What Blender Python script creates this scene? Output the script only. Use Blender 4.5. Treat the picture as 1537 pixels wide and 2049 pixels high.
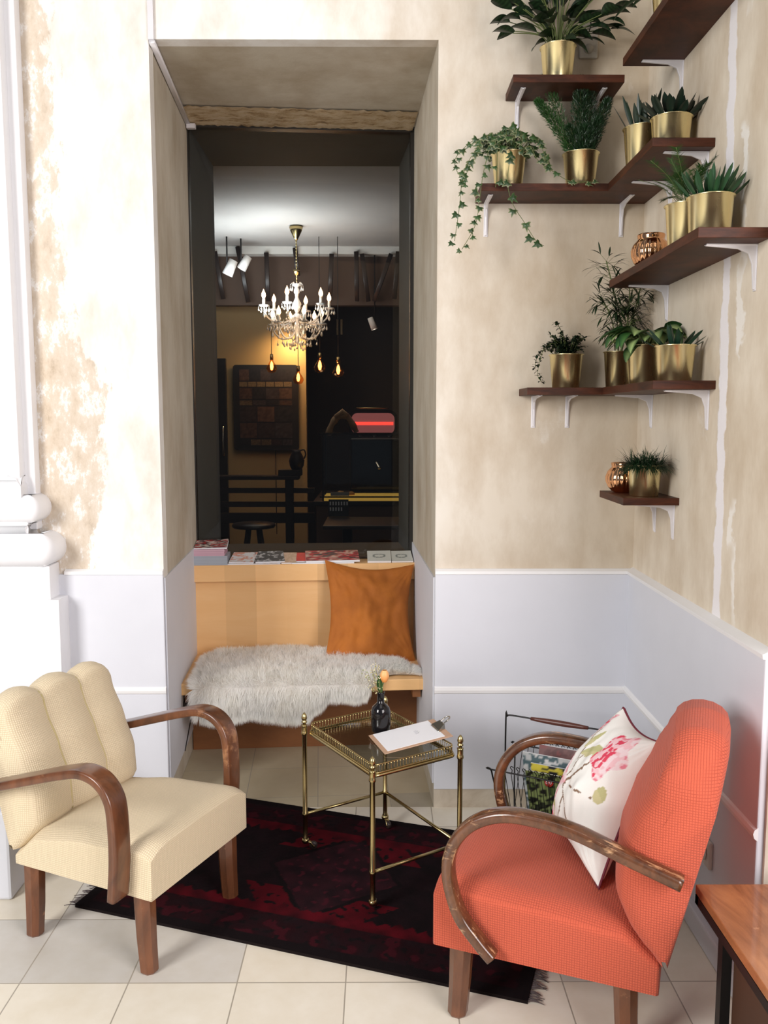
import bpy, math, random
from mathutils import Vector, Matrix, noise as mnoise
R = math.radians
PI = math.pi
sc = bpy.context.scene
for o in list(bpy.data.objects):
    bpy.data.objects.remove(o)

# ------------------------------------------------------------------ camera
cam_d = bpy.data.cameras.new('camera')
cam = bpy.data.objects.new('camera', cam_d)
sc.collection.objects.link(cam)
cam.location = (0, -3.26, 1.55)
cam.rotation_euler = (R(90 - 6.277), 0, R(-0.285))
cam_d.sensor_fit = 'VERTICAL'
cam_d.sensor_height = 24.0
cam_d.lens = 24.0 * 1700.0 / 2049.0
cam_d.clip_start = 0.05
sc.camera = cam

# ------------------------------------------------------------------ world, light, exposure
sc.view_settings.view_transform = 'Standard'
sc.view_settings.look = 'None'
sc.view_settings.gamma = 1.0
sc.view_settings.use_curve_mapping = False
sc.view_settings.exposure = 0.42
wd = bpy.data.worlds.new('world')
sc.world = wd
wd.use_nodes = True
wn = wd.node_tree
wn.nodes['Background'].inputs['Color'].default_value = (0.80, 0.86, 1.0, 1)
wn.nodes['Background'].inputs['Strength'].default_value = 0.13


def area(name, loc, target, sx, sy, power, col):
    l = bpy.data.lights.new(name, 'AREA')
    l.shape = 'RECTANGLE'
    l.size = sx
    l.size_y = sy
    l.energy = power
    l.color = col
    o = bpy.data.objects.new(name, l)
    sc.collection.objects.link(o)
    o.location = loc
    d = Vector(target) - Vector(loc)
    o.rotation_euler = d.to_track_quat('-Z', 'Y').to_euler()
    return o


area('window_light_front', (-3.3, -4.3, 2.6), (0.2, 0.0, 1.3), 1.6, 2.2, 175, (1.0, 0.975, 0.95))
area('window_light_side', (2.15, -3.9, 2.1), (-0.5, 0.0, 0.7), 1.9, 2.2, 105, (1.0, 0.93, 0.92))
area('overhead_area_soft', (0.2, -2.6, 4.2), (0.1, -1.0, 0.0), 2.4, 1.6, 12, (1.0, 0.95, 0.88))  # soft area light from overhead


# ------------------------------------------------------------------ mesh collector
class M:
    def __init__(s):
        s.v = []; s.f = []; s.c = []; s.sm = []

    def add(s, vs, fs, smooth=True, col=None):
        b = len(s.v)
        s.v.extend([tuple(p) for p in vs])
        if col is None:
            s.c.extend([(1, 1, 1)] * len(vs))
        elif isinstance(col, list):
            s.c.extend(col)
        else:
            s.c.extend([col] * len(vs))
        for f in fs:
            s.f.append(tuple(i + b for i in f))
            s.sm.append(smooth)
        return s

    def box(s, x0, x1, y0, y1, z0, z1, col=None, mat=None):
        vs = [Vector(p) for p in ((x0, y0, z0), (x1, y0, z0), (x1, y1, z0), (x0, y1, z0),
                                  (x0, y0, z1), (x1, y0, z1), (x1, y1, z1), (x0, y1, z1))]
        if mat is not None:
            vs = [mat @ p for p in vs]
        return s.add(vs, [(0, 3, 2, 1), (4, 5, 6, 7), (0, 1, 5, 4), (1, 2, 6, 5), (2, 3, 7, 6), (3, 0, 4, 7)], False, col)

    def quad(s, a, b, c, d, col=None):
        return s.add([a, b, c, d], [(0, 1, 2, 3)], False, col)

    def prism(s, poly, y0, y1, axis='y', col=None):
        """poly: (a,b) outline; extruded along axis between y0 and y1"""
        n = len(poly)
        def P(a, b, h):
            return {'y': (a, h, b), 'x': (h, a, b), 'z': (a, b, h)}[axis]
        vs = [P(a, b, y0) for a, b in poly] + [P(a, b, y1) for a, b in poly]
        fs = [tuple(range(n)), tuple(range(2 * n - 1, n - 1, -1))]
        fs += [(i, i + n, (i + 1) % n + n, (i + 1) % n) for i in range(n)]
        return s.add(vs, fs, False, col)

    def tube(s, pts, rad, n=10, cap=True, col=None, closed=False):
        pts = [Vector(p) for p in pts]
        k = len(pts)
        if not hasattr(rad, '__len__'):
            rad = [rad] * k
        vs = []
        prev = None
        for i, p in enumerate(pts):
            if closed:
                t = pts[(i + 1) % k] - pts[i - 1]
            else:
                t = pts[min(i + 1, k - 1)] - pts[max(i - 1, 0)]
            if t.length < 1e-9:
                t = Vector((0, 0, 1))
            t.normalize()
            if prev is None:
                a = Vector((0, 0, 1)) if abs(t.z) < .9 else Vector((1, 0, 0))
                u = t.cross(a).normalized()
            else:
                u = prev - t * prev.dot(t)
                if u.length < 1e-6:
                    u = t.cross(Vector((1, 0, 0)))
                u.normalize()
            prev = u
            w = t.cross(u)
            for j in range(n):
                a = 2 * PI * j / n
                vs.append(p + (u * math.cos(a) + w * math.sin(a)) * rad[i])
        fs = []
        m = k if closed else k - 1
        for i in range(m):
            for j in range(n):
                i2 = (i + 1) % k
                fs.append((i * n + j, i * n + (j + 1) % n, i2 * n + (j + 1) % n, i2 * n + j))
        if cap and not closed:
            fs.append(tuple(range(n - 1, -1, -1)))
            fs.append(tuple((k - 1) * n + j for j in range(n)))
        return s.add(vs, fs, True, col)

    def band(s, pts, halfw, halft, side=(0, 1, 0), r=0.3, n=16):
        """sweep a rounded rectangle (halfw along side, halft across) along pts"""
        pts = [Vector(p) for p in pts]
        side = Vector(side).normalized()
        k = len(pts)
        prof = []
        for j in range(n):
            a = 2 * PI * (j + .5) / n
            ca, sa = math.cos(a), math.sin(a)
            e = r
            prof.append((math.copysign(abs(ca) ** e, ca), math.copysign(abs(sa) ** e, sa)))
        vs = []
        for i, p in enumerate(pts):
            t = (pts[min(i + 1, k - 1)] - pts[max(i - 1, 0)]).normalized()
            u = side
            w = t.cross(u).normalized()
            hw = halfw[i] if hasattr(halfw, '__len__') else halfw
            ht = halft[i] if hasattr(halft, '__len__') else halft
            for a, b in prof:
                vs.append(p + u * a * hw + w * b * ht)
        fs = []
        for i in range(k - 1):
            for j in range(n):
                fs.append((i * n + j, i * n + (j + 1) % n, (i + 1) * n + (j + 1) % n, (i + 1) * n + j))
        fs.append(tuple(range(n - 1, -1, -1)))
        fs.append(tuple((k - 1) * n + j for j in range(n)))
        return s.add(vs, fs, True)

    def lathe(s, prof, n=32, c=(0, 0, 0), rib=None, col=None, mat=None):
        """prof: (r,z) list"""
        vs = []
        for r, z in prof:
            for j in range(n):
                a = 2 * PI * j / n
                rr = r
                if rib:
                    rr = r * (1 + rib(a, z))
                p = Vector((rr * math.cos(a), rr * math.sin(a), z))
                if mat is not None:
                    p = mat @ p
                vs.append(p + Vector(c))
        fs = []
        for i in range(len(prof) - 1):
            for j in range(n):
                fs.append((i * n + j, i * n + (j + 1) % n, (i + 1) * n + (j + 1) % n, (i + 1) * n + j))
        if prof[0][0] > 1e-5:
            fs.append(tuple(range(n - 1, -1, -1)))
        if prof[-1][0] > 1e-5:
            fs.append(tuple((len(prof) - 1) * n + j for j in range(n)))
        return s.add(vs, fs, True, col)

    def grid(s, nu, nv, fn, colfn=None, closeu=False, smooth=True):
        vs = []
        cs = []
        for j in range(nv + 1):
            for i in range(nu + 1 if not closeu else nu):
                vs.append(fn(i / nu, j / nv))
                cs.append(colfn(i / nu, j / nv) if colfn else (1, 1, 1))
        w = nu + 1 if not closeu else nu
        fs = []
        for j in range(nv):
            for i in range(nu):
                i2 = (i + 1) % w
                fs.append((j * w + i, j * w + i2, (j + 1) * w + i2, (j + 1) * w + i))
        return s.add(vs, fs, smooth, cs)

    def build(s, name, mat, parent=None, bevel=0, bseg=2, sub=0, colors=False, loc=None, recalc=False):
        me = bpy.data.meshes.new(name)
        me.from_pydata(s.v, [], s.f)
        if colors:
            at = me.color_attributes.new('Col', 'FLOAT_COLOR', 'POINT')
            buf = []
            for c in s.c:
                buf.extend((c[0], c[1], c[2], 1.0))
            at.data.foreach_set('color', buf)
        me.polygons.foreach_set('use_smooth', s.sm)
        me.update()
        if recalc:
            import bmesh
            bm = bmesh.new(); bm.from_mesh(me)
            bmesh.ops.remove_doubles(bm, verts=bm.verts, dist=1e-5)
            bmesh.ops.recalc_face_normals(bm, faces=bm.faces)
            bm.to_mesh(me); bm.free()
        me.materials.append(mat)
        o = bpy.data.objects.new(name, me)
        sc.collection.objects.link(o)
        if parent is not None:
            o.parent = parent
        if loc is not None:
            o.location = loc
        if bevel:
            b = o.modifiers.new('bevel', 'BEVEL')
            b.width = bevel
            b.segments = bseg
            b.limit_method = 'ANGLE'
            b.angle_limit = R(35)
        if sub:
            b = o.modifiers.new('sub', 'SUBSURF')
            b.levels = sub
            b.render_levels = sub
        return o


def tag(o, label=None, cat=None, group=None, kind=None):
    if label: o['label'] = label
    if cat: o['category'] = cat
    if group: o['group'] = group
    if kind: o['kind'] = kind
    return o


def thing(name, loc, rz, label, cat, group=None):
    o = bpy.data.objects.new(name, None)
    o.empty_display_size = .05
    sc.collection.objects.link(o)
    o.location = loc
    o.rotation_euler = (0, 0, R(rz))
    return tag(o, label, cat, group)


def struct(o):
    o['kind'] = 'structure'
    return o


def catmull(pts, n=6):
    pts = [Vector(p) for p in pts]
    out = []
    k = len(pts)
    for i in range(k - 1):
        p0 = pts[max(i - 1, 0)]; p1 = pts[i]; p2 = pts[i + 1]; p3 = pts[min(i + 2, k - 1)]
        for j in range(n):
            t = j / n
            out.append(0.5 * ((2 * p1) + (p2 - p0) * t + (2 * p0 - 5 * p1 + 4 * p2 - p3) * t * t + (3 * p1 - p0 - 3 * p2 + p3) * t ** 3))
    out.append(pts[-1])
    return out


def interp(x, tab):
    if x <= tab[0][0]: return tab[0][1]
    for (a, b), (c, d) in zip(tab, tab[1:]):
        if x <= c:
            t = (x - a) / (c - a)
            t = t * t * (3 - 2 * t) * .5 + t * .5
            return b + (d - b) * t
    return tab[-1][1]


def mix3(a, b, t):
    t = max(0, min(1, t))
    return tuple(p + (q - p) * t for p, q in zip(a, b))


# ------------------------------------------------------------------ materials
class NT:
    """small helper for node graphs"""
    def __init__(s, name):
        s.m = bpy.data.materials.new(name)
        s.m.use_nodes = True
        s.t = s.m.node_tree
        s.b = s.t.nodes['Principled BSDF']
        s.tc = s.n('ShaderNodeTexCoord')
        s.obj = s.tc.outputs['Object']

    def n(s, typ, **k):
        nd = s.t.nodes.new(typ)
        for a, b in k.items():
            setattr(nd, a, b)
        return nd

    def l(s, a, b):
        s.t.links.new(a, b)

    def mapping(s, scale=(1, 1, 1), loc=(0, 0, 0), rot=(0, 0, 0), src=None):
        m = s.n('ShaderNodeMapping')
        m.inputs['Scale'].default_value = scale
        m.inputs['Location'].default_value = loc
        m.inputs['Rotation'].default_value = rot
        s.l(src or s.obj, m.inputs['Vector'])
        return m.outputs[0]

    def noise(s, scale, detail=4, rough=.55, src=None, dist=0):
        nd = s.n('ShaderNodeTexNoise')
        nd.inputs['Scale'].default_value = scale
        nd.inputs['Detail'].default_value = detail
        nd.inputs['Roughness'].default_value = rough
        nd.inputs['Distortion'].default_value = dist
        s.l(src or s.obj, nd.inputs['Vector'])
        return nd.outputs['Fac']

    def ramp(s, fac, stops):
        r = s.n('ShaderNodeValToRGB')
        el = r.color_ramp.elements
        while len(el) < len(stops):
            el.new(0.5)
        for e, (p, c) in zip(el, stops):
            e.position = p
            e.color = (c[0], c[1], c[2], 1) if hasattr(c, '__len__') else (c, c, c, 1)
        s.l(fac, r.inputs['Fac'])
        return r.outputs['Color']

    def mix(s, fac, a, b, mode='MIX'):
        m = s.n('ShaderNodeMix', data_type='RGBA', blend_type=mode)
        for sock, val in ((m.inputs[0], fac), (m.inputs[6], a), (m.inputs[7], b)):
            if isinstance(val, (int, float)):
                sock.default_value = val if sock == m.inputs[0] else (val, val, val, 1)
            elif isinstance(val, tuple):
                sock.default_value = (*val, 1)
            else:
                s.l(val, sock)
        return m.outputs[2]

    def math(s, op, a, b=None, c=None):
        m = s.n('ShaderNodeMath', operation=op)
        for i, val in enumerate((a, b, c)):
            if val is None: continue
            if isinstance(val, (int, float)):
                m.inputs[i].default_value = val
            else:
                s.l(val, m.inputs[i])
        return m.outputs[0]

    def sep(s, src=None):
        x = s.n('ShaderNodeSeparateXYZ')
        s.l(src or s.obj, x.inputs[0])
        return x.outputs

    def bump(s, h, strength=.2, dist=.01):
        b = s.n('ShaderNodeBump')
        b.inputs['Strength'].default_value = strength
        b.inputs['Distance'].default_value = dist
        s.l(h, b.inputs['Height'])
        s.l(b.outputs[0], s.b.inputs['Normal'])

    def set(s, color=None, rough=None, metal=None, **k):
        if color is not None:
            if isinstance(color, tuple): s.b.inputs['Base Color'].default_value = (*color, 1)
            else: s.l(color, s.b.inputs['Base Color'])
        if rough is not None:
            if isinstance(rough, (int, float)): s.b.inputs['Roughness'].default_value = rough
            else: s.l(rough, s.b.inputs['Roughness'])
        if metal is not None: s.b.inputs['Metallic'].default_value = metal
        for a, b in k.items():
            s.b.inputs[a.replace('_', ' ')].default_value = b
        return s.m


def simple(name, col, rough=.5, metal=0, var=.12, nscale=14, bump=0, **k):
    t = NT(name)
    f = t.noise(nscale, 3)
    c = t.mix(f, tuple(x * (1 - var) for x in col), tuple(min(1, x * (1 + var)) for x in col))
    t.set(c, rough, metal, **k)
    if bump:
        t.bump(t.noise(nscale * 6, 3), bump, .003)
    return t.m


def vcol(name, rough=.6, var=.1, bump=0, bscale=60, mult=1.0, **k):
    t = NT(name)
    a = t.n('ShaderNodeVertexColor', layer_name='Col')
    f = t.noise(25, 3)
    g = t.ramp(f, [(0, 1 - var), (1, 1.0)])
    c = t.mix(1.0, a.outputs['Color'], g, 'MULTIPLY')
    if mult != 1.0: c = t.mix(1.0, c, mult, 'MULTIPLY')
    t.set(c, rough, 0, **k)
    if bump:
        t.bump(t.noise(bscale, 3), bump, .004)
    return t.m


def wood(name, a, b, rough=.4, scale=(1, 1, 1), grain=9, worn=None, bumpv=.08, coat=0, wscale=(1, 1, 1)):
    t = NT(name)
    v = t.mapping(scale)
    f = t.noise(grain, 6, .65, v, .6)
    c = t.ramp(f, [(.25, a), (.75, b)])
    if worn:
        w = t.noise(9, 5, .7, t.mapping(wscale, (3, 1, 2)))
        wf = t.ramp(w, [(worn[1], 0.0), (worn[1] + .08, 1.0)])
        c = t.mix(wf, c, worn[0])
    t.set(c, rough, 0)
    if coat: t.b.inputs['Coat Weight'].default_value = coat
    t.bump(f, bumpv, .002)
    return t.m


def weave(name, dark, light, period=.0055, strength=.5):
    t = NT(name)
    x, y, z = t.sep()
    k = 2 * PI / period
    s_ = []
    nrm = t.sep(t.tc.outputs['Normal'])
    for ax, nn in zip((x, y, z), nrm):
        w = t.math('ABSOLUTE', t.math('SINE', t.math('MULTIPLY', ax, k / 2)))
        g = t.n('ShaderNodeMapRange')
        g.inputs['From Min'].default_value = .55
        g.inputs['From Max'].default_value = .80
        t.l(t.math('ABSOLUTE', nn), g.inputs['Value'])
        s_.append(t.math('MAXIMUM', w, g.outputs[0]))
    h = t.math('MULTIPLY', t.math('MULTIPLY', s_[0], s_[1]), s_[2])
    mn = t.math('MINIMUM', t.math('MINIMUM', s_[0], s_[1]), s_[2])
    big = t.noise(5, 3)
    c = t.ramp(mn, [(0.0, dark), (0.45, light)])
    c = t.mix(t.ramp(big, [(.3, 0.0), (.7, .35)]), c, tuple(q * .86 for q in light))
    t.set(c, .92, 0)
    t.b.inputs['Sheen Weight'].default_value = .08
    t.bump(mn, strength, .0022)
    return t.m


def mat_plaster(name, side):
    t = NT(name)
    x, y, z = t.sep()
    big = t.noise(1.3, 5, .6)
    med = t.noise(5, 6, .65, t.mapping((1, 1, .45)))
    fine = t.noise(38, 5, .7)
    if side == 'back':
        # uneven paint, tanner toward the right corner; left whitened in colour for its stronger light
        g = t.math('ADD', t.math('MULTIPLY', x, .8), t.math('MULTIPLY', t.math('SUBTRACT', big, .5), .7))
        base = t.ramp(t.math('ADD', g, .35), [(.0, (.84, .83, .80)), (.25, (.83, .815, .765)), (.55, (.70, .64, .55)), (1, (.60, .52, .41))])
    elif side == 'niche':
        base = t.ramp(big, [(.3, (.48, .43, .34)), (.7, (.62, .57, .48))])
    else:
        base = t.ramp(big, [(.3, (.66, .575, .455)), (.7, (.76, .69, .58))])
    stain = t.ramp(med, [(.32, (.70, .62, .53)), (.60, (1, 1, 1))])
    c = t.mix(.75, base, stain, 'MULTIPLY')
    # whitish bare filler patches
    p = t.noise(3.1, 7, .68, t.mapping((1.2, 1.2, .8), (4, 2, 7)))
    c = t.mix(t.ramp(p, [(.66, 0.0), (.72, .3)]), c, (.80, .78, .74))
    if side == 'back':
        # flaked strip along the pillar
        fc = t.n('ShaderNodeFloatCurve')
        cm = fc.mapping.curves[0]
        zz = [(0.0, .0), (.30, .30), (.36, .62), (.45, .62), (.52, .78), (.60, .36), (.68, .30), (1.0, .28)]
        pts = [(0.95, -1.10), (1.15, -1.09), (1.30, -1.07), (1.50, -1.04), (1.72, -1.04), (1.82, -1.15), (2.05, -1.17), (2.4, -1.185), (3.1, -1.20)]
        vals = [((pz - .9) / 2.3, (px + 1.3) / .4) for pz, px in pts]
        cm.points[0].location = vals[0]
        cm.points[1].location = vals[-1]
        for v in vals[1:-1]:
            cm.points.new(*v)
        fc.mapping.update()
        zn = t.math('DIVIDE', t.math('SUBTRACT', z, .9), 2.3)
        t.l(zn, fc.inputs['Value'])
        xr = t.math('SUBTRACT', t.math('MULTIPLY', fc.outputs[0], .4), 1.3)
        d = t.math('SUBTRACT', xr, x)
        n1 = t.noise(9, 7, .7, t.mapping((1.4, 1, .7), (1, 5, 3)))
        d = t.math('ADD', d, t.math('MULTIPLY', t.math('SUBTRACT', n1, .5), .34))
        m = t.ramp(d, [(.0, 0.0), (.02, .85), (.30, 1.0)])
        n2 = t.noise(14, 7, .72, t.mapping((1, 1, .55), (8, 1, 3)))
        dc = t.ramp(n2, [(.30, (.40, .31, .22)), (.42, (.56, .46, .35)), (.52, (.62, .53, .43)), (.58, (.78, .76, .73)), (.63, (.62, .54, .45)), (.78, (.50, .38, .26))])
        c = t.mix(m, c, dc)
        h2 = t.math('MULTIPLY', m, n2)
    elif side == 'niche':
        h2 = med
    else:
        # long strip of pale filler running down the wall
        line = t.math('ADD', y, t.math('MULTIPLY', t.math('SUBTRACT', z, 1.7), -.033))
        line = t.math('ADD', line, .80)
        wob = t.math('MULTIPLY', t.math('SUBTRACT', t.noise(14, 5, .6), .5), .05)
        d = t.math('ABSOLUTE', t.math('ADD', line, wob))
        m = t.ramp(d, [(.024, 1.0), (.030, 0.0)])
        m.node.color_ramp.interpolation = 'LINEAR'
        c = t.mix(m, c, (.80, .77, .78))
        d2 = t.math('ABSOLUTE', t.math('ADD', t.math('ADD', line, .10), t.math('MULTIPLY', t.math('SUBTRACT', t.noise(7, 5, .6), .5), .16)))
        gate = t.ramp(t.noise(3.3, 3, .5, t.mapping((1, 1, 1), (2, 9, 1))), [(.52, 0.0), (.56, .8)])
        m2 = t.math('MULTIPLY', t.ramp(d2, [(.016, 1.0), (.022, 0.0)]), gate)
        c = t.mix(m2, c, (.83, .80, .75))
        h2 = m
    t.set(c, .9, 0)
    hh = t.math('ADD', t.math('MULTIPLY', fine, .35), t.math('ADD', med, t.math('MULTIPLY', h2, .5)))
    t.bump(hh, .22, .006)
    return t.m


def mat_tiles(name, ox, oy, s=.3, shade_tint=1.0):
    t = NT(name)
    x, y, z = t.sep()
    u = t.math('DIVIDE', t.math('SUBTRACT', x, ox), s)
    v = t.math('DIVIDE', t.math('SUBTRACT', y, oy), s)
    fu, fv = t.math('FRACT', u), t.math('FRACT', v)
    def edge(f):
        return t.math('MINIMUM', f, t.math('SUBTRACT', 1.0, f))
    e = t.math('MINIMUM', edge(fu), edge(fv))
    cmb = t.n('ShaderNodeCombineXYZ')
    t.l(t.math('FLOOR', u), cmb.inputs[0])
    t.l(t.math('FLOOR', v), cmb.inputs[1])
    wn_ = t.n('ShaderNodeTexWhiteNoise', noise_dimensions='3D')
    t.l(cmb.outputs[0], wn_.inputs['Vector'])
    r = wn_.outputs['Value']
    base = t.ramp(r, [(0, (.78, .72, .61)), (.45, (.82, .775, .67)), (.68, (.80, .75, .66)), (.7, (.60, .57, .52)), (.85, (.70, .67, .62)), (1, (.58, .56, .52))])
    n1 = t.noise(9, 5, .6)
    c = t.mix(.55, base, t.ramp(n1, [(.3, (.84, .80, .72)), (.7, (1, 1, 1))]), 'MULTIPLY')
    if shade_tint < 1: c = t.mix(1.0, c, (shade_tint, shade_tint * .93, shade_tint * .78), 'MULTIPLY')  # yellower tiles, darkened in colour to carry the niche's shade
    g = t.ramp(e, [(.004, 1.0), (.0075, 0.0)])
    c = t.mix(g, c, (.36, .32, .26))
    t.set(c, .42, 0)
    t.bump(t.math('SUBTRACT', 1.0, g), .25, .002)
    return t.m


def mat_glass(name, tint=(1, 1, 1), ior=1.45, rough=0.0, extra=0.0):
    m = bpy.data.materials.new(name)
    m.use_nodes = True
    t = m.node_tree
    t.nodes.clear()
    out = t.nodes.new('ShaderNodeOutputMaterial')
    tr = t.nodes.new('ShaderNodeBsdfTransparent')
    tr.inputs[0].default_value = (*tint, 1)
    gl = t.nodes.new('ShaderNodeBsdfGlossy')
    gl.inputs['Roughness'].default_value = rough
    fr = t.nodes.new('ShaderNodeFresnel')
    fr.inputs['IOR'].default_value = ior
    add = t.nodes.new('ShaderNodeMath')
    add.operation = 'ADD'
    add.inputs[1].default_value = extra
    ge = t.nodes.new('ShaderNodeNewGeometry')
    iv = t.nodes.new('ShaderNodeMapRange')
    iv.inputs['To Min'].default_value = ior
    iv.inputs['To Max'].default_value = 1.0 / ior
    t.links.new(ge.outputs['Backfacing'], iv.inputs['Value'])
    t.links.new(iv.outputs[0], fr.inputs['IOR'])
    t.links.new(fr.outputs[0], add.inputs[0])
    mx = t.nodes.new('ShaderNodeMixShader')
    t.links.new(add.outputs[0], mx.inputs[0])
    t.links.new(tr.outputs[0], mx.inputs[1])
    t.links.new(gl.outputs[0], mx.inputs[2])
    t.links.new(mx.outputs[0], out.inputs[0])
    return m


def emit(name, col, s):
    t = NT(name)
    t.set(col, .5, 0)
    t.b.inputs['Emission Color'].default_value = (*col, 1)
    t.b.inputs['Emission Strength'].default_value = s
    return t.m


def mat_brass(name, col, rough=.25, streak=True):
    t = NT(name)
    f = t.noise(30, 3, .5, t.mapping((1, 1, .15)))
    c = t.mix(f, tuple(q * .9 for q in col), col)
    r = t.math('ADD', t.math('MULTIPLY', f, .12), rough - .06)
    t.set(c, r, 1.0)
    return t.m


MT = {}
MT['plaster_back'] = mat_plaster('plaster_back', 'back')
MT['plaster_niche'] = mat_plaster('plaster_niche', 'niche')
MT['plaster_right'] = mat_plaster('plaster_right', 'right')
MT['dado'] = simple('dado_paint', (.655, .665, .715), .6, 0, .04, 6, .12)
MT['dado_light'] = simple('dado_paint_edge', (.80, .79, .79), .6, 0, .04, 6, .15)
MT['white_paint'] = simple('white_paint', (.84, .84, .86), .55, 0, .03, 5, .12)
MT['concrete'] = wood('bare_plaster', (.36, .28, .20), (.62, .55, .45), .9, (1, 1, 1), 7)
t = NT('broken_lintel')
f = t.noise(10, 7, .75, t.mapping((1, 2.5, 1)))
c = t.ramp(f, [(.30, (.05, .03, .015)), (.40, (.36, .24, .12)), (.5, (.55, .42, .26)), (.7, (.66, .56, .42))])
t.set(c, .95, 0); t.bump(f, .6, .02)
MT['lintel'] = t.m
MT['tiles'] = mat_tiles('floor_tiles', -.095, -.166)
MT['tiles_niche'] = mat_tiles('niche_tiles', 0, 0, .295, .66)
MT['shelf'] = wood('dark_walnut', (.012, .005, .003), (.105, .030, .013), .5, (1, 1, 6), 7)
MT['shelf'].node_tree.nodes['Principled BSDF'].inputs['Specular IOR Level'].default_value = .22
MT['bracket'] = simple('white_metal', (.72, .70, .72), .4, .2, .05)
MT['screw'] = simple('screw_metal', (.12, .09, .07), .4, .8)
MT['brass'] = mat_brass('brass_pot', (.90, .78, .44), .27)
MT['brass_old'] = mat_brass('aged_brass', (.46, .36, .17), .24)
MT['copper'] = mat_brass('copper_glass', (.86, .46, .24), .10)
MT['soil'] = simple('soil', (.03, .02, .014), .95, 0, .3, 60, .4)
MT['leaf'] = vcol('leaf', .38, .25, mult=.62)
MT['stem'] = simple('stem', (.10, .13, .035), .6)
MT['birch'] = wood('birch_veneer', (.82, .475, .20), (.88, .55, .26), .42, (.6, .6, 4), 4, None, .02)
MT['birch_shaded'] = wood('birch_veneer_shaded', (.22, .085, .030), (.30, .12, .042), .5, (1, 1, 3), 5)  # birch darkened in colour to carry the shade below the seat
MT['velvet'] = None
MT['fur'] = None
MT['beechwood'] = wood('dark_bentwood', (.05, .018, .009), (.21, .075, .030), .30, (3, 3, 1), 6, ((.34, .16, .075), .60), .05, .3)
MT['worn_wood'] = wood('worn_bentwood', (.035, .014, .007), (.17, .062, .024), .26, (6, 6, 4), 5, ((.50, .29, .15), .56), .12, .5, (.7, 5, 2.2))
MT['cream_fabric'] = weave('cream_waffle', (.52, .40, .24), (.76, .64, .45), .0058)
MT['coral_fabric'] = weave('coral_waffle', (.31, .040, .019), (.57, .105, .052), .0062)
MT['piping_cream'] = simple('cream_piping', (.56, .47, .24), .9)
MT['vcol'] = vcol('printed_surface', .45, .06)
MT['vcol_matte'] = vcol('woven_print', 1.0, .25, .25, 240)
MT['vcol_matte'].node_tree.nodes['Principled BSDF'].inputs['Specular IOR Level'].default_value = .08
MT['cloth_print'] = vcol('cotton_print', .85, .04, .15, 400)
MT['glass'] = mat_glass('tray_glass', (.80, .82, .80), 1.55, 0, .06)
MT['window_glass'] = mat_glass('window_glass', (.86, .88, .88), 1.30)
MT['black_glass'] = simple('black_glass', (.008, .007, .008), .08, 0, .1)
MT['dark_metal'] = simple('black_metal', (.02, .018, .018), .38, .6)
MT['dark_frame'] = simple('dark_frame', (.018, .016, .014), .4)
MT['paper'] = simple('white_paper', (.84, .84, .87), .7, 0, .02)
MT['hardboard'] = simple('hardboard', (.52, .33, .22), .6, 0, .08, 80)
MT['steel'] = simple('steel', (.55, .53, .47), .22, 1)
MT['table_wood'] = wood('acacia_top', (.15, .045, .018), (.50, .20, .075), .26, (5, 1.2, 1), 3.2, ((.56, .27, .12), .62), .03, .4)
MT['black_wood'] = simple('stained_wood', (.025, .016, .013), .4)
MT['plastic'] = simple('socket_plastic', (.62, .56, .50), .4, 0, .04)

# visible veneer strips in the birch
_m = MT['birch']; _t = _m.node_tree; _b = _t.nodes['Principled BSDF']
_src = _b.inputs['Base Color'].links[0].from_socket
def _nn(ty, **k):
    n = _t.nodes.new(ty)
    for a, b in k.items(): setattr(n, a, b)
    return n
_tc = _nn('ShaderNodeTexCoord'); _sx = _nn('ShaderNodeSeparateXYZ'); _t.links.new(_tc.outputs['Object'], _sx.inputs[0])
_d = _nn('ShaderNodeMath', operation='DIVIDE'); _t.links.new(_sx.outputs[0], _d.inputs[0]); _d.inputs[1].default_value = .148
_f = _nn('ShaderNodeMath', operation='FLOOR'); _t.links.new(_d.outputs[0], _f.inputs[0])
_w = _nn('ShaderNodeTexWhiteNoise', noise_dimensions='1D'); _t.links.new(_f.outputs[0], _w.inputs['W'])
_r = _nn('ShaderNodeMapRange'); _r.inputs['To Min'].default_value = .84; _r.inputs['To Max'].default_value = 1.04
_t.links.new(_w.outputs['Value'], _r.inputs['Value'])
_x = _nn('ShaderNodeMix', data_type='RGBA', blend_type='MULTIPLY'); _x.inputs[0].default_value = 1
_t.links.new(_src, _x.inputs[6]); _t.links.new(_r.outputs[0], _x.inputs[7]); _t.links.new(_x.outputs[2], _b.inputs['Base Color'])

# velvet
t = NT('amber_velvet')
f = t.noise(5, 4, .6)
c = t.ramp(f, [(.3, (.29, .080, .007)), (.7, (.47, .145, .014))])
t.set(c, .8, 0)
t.b.inputs['Sheen Weight'].default_value = .6
t.b.inputs['Sheen Tint'].default_value = (1, .6, .2, 1)
t.b.inputs['Sheen Roughness'].default_value = .35
t.bump(t.noise(16, 4, .6), .35, .01)
MT['velvet'] = t.m
t = NT('sheep_wool')
f = t.noise(10, 3)
t.set(t.ramp(f, [(.3, (.97, .95, .90)), (.6, (.99, .985, .97))]), .9, 0)
tl = t.n('ShaderNodeBsdfTranslucent'); tl.inputs[0].default_value = (.99, .985, .96, 1)
ms = t.n('ShaderNodeMixShader'); ms.inputs[0].default_value = .5
t.l(t.b.outputs[0], ms.inputs[1]); t.l(tl.outputs[0], ms.inputs[2])
t.l(ms.outputs[0], t.t.nodes['Material Output'].inputs[0])
MT['fur'] = t.m
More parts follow.
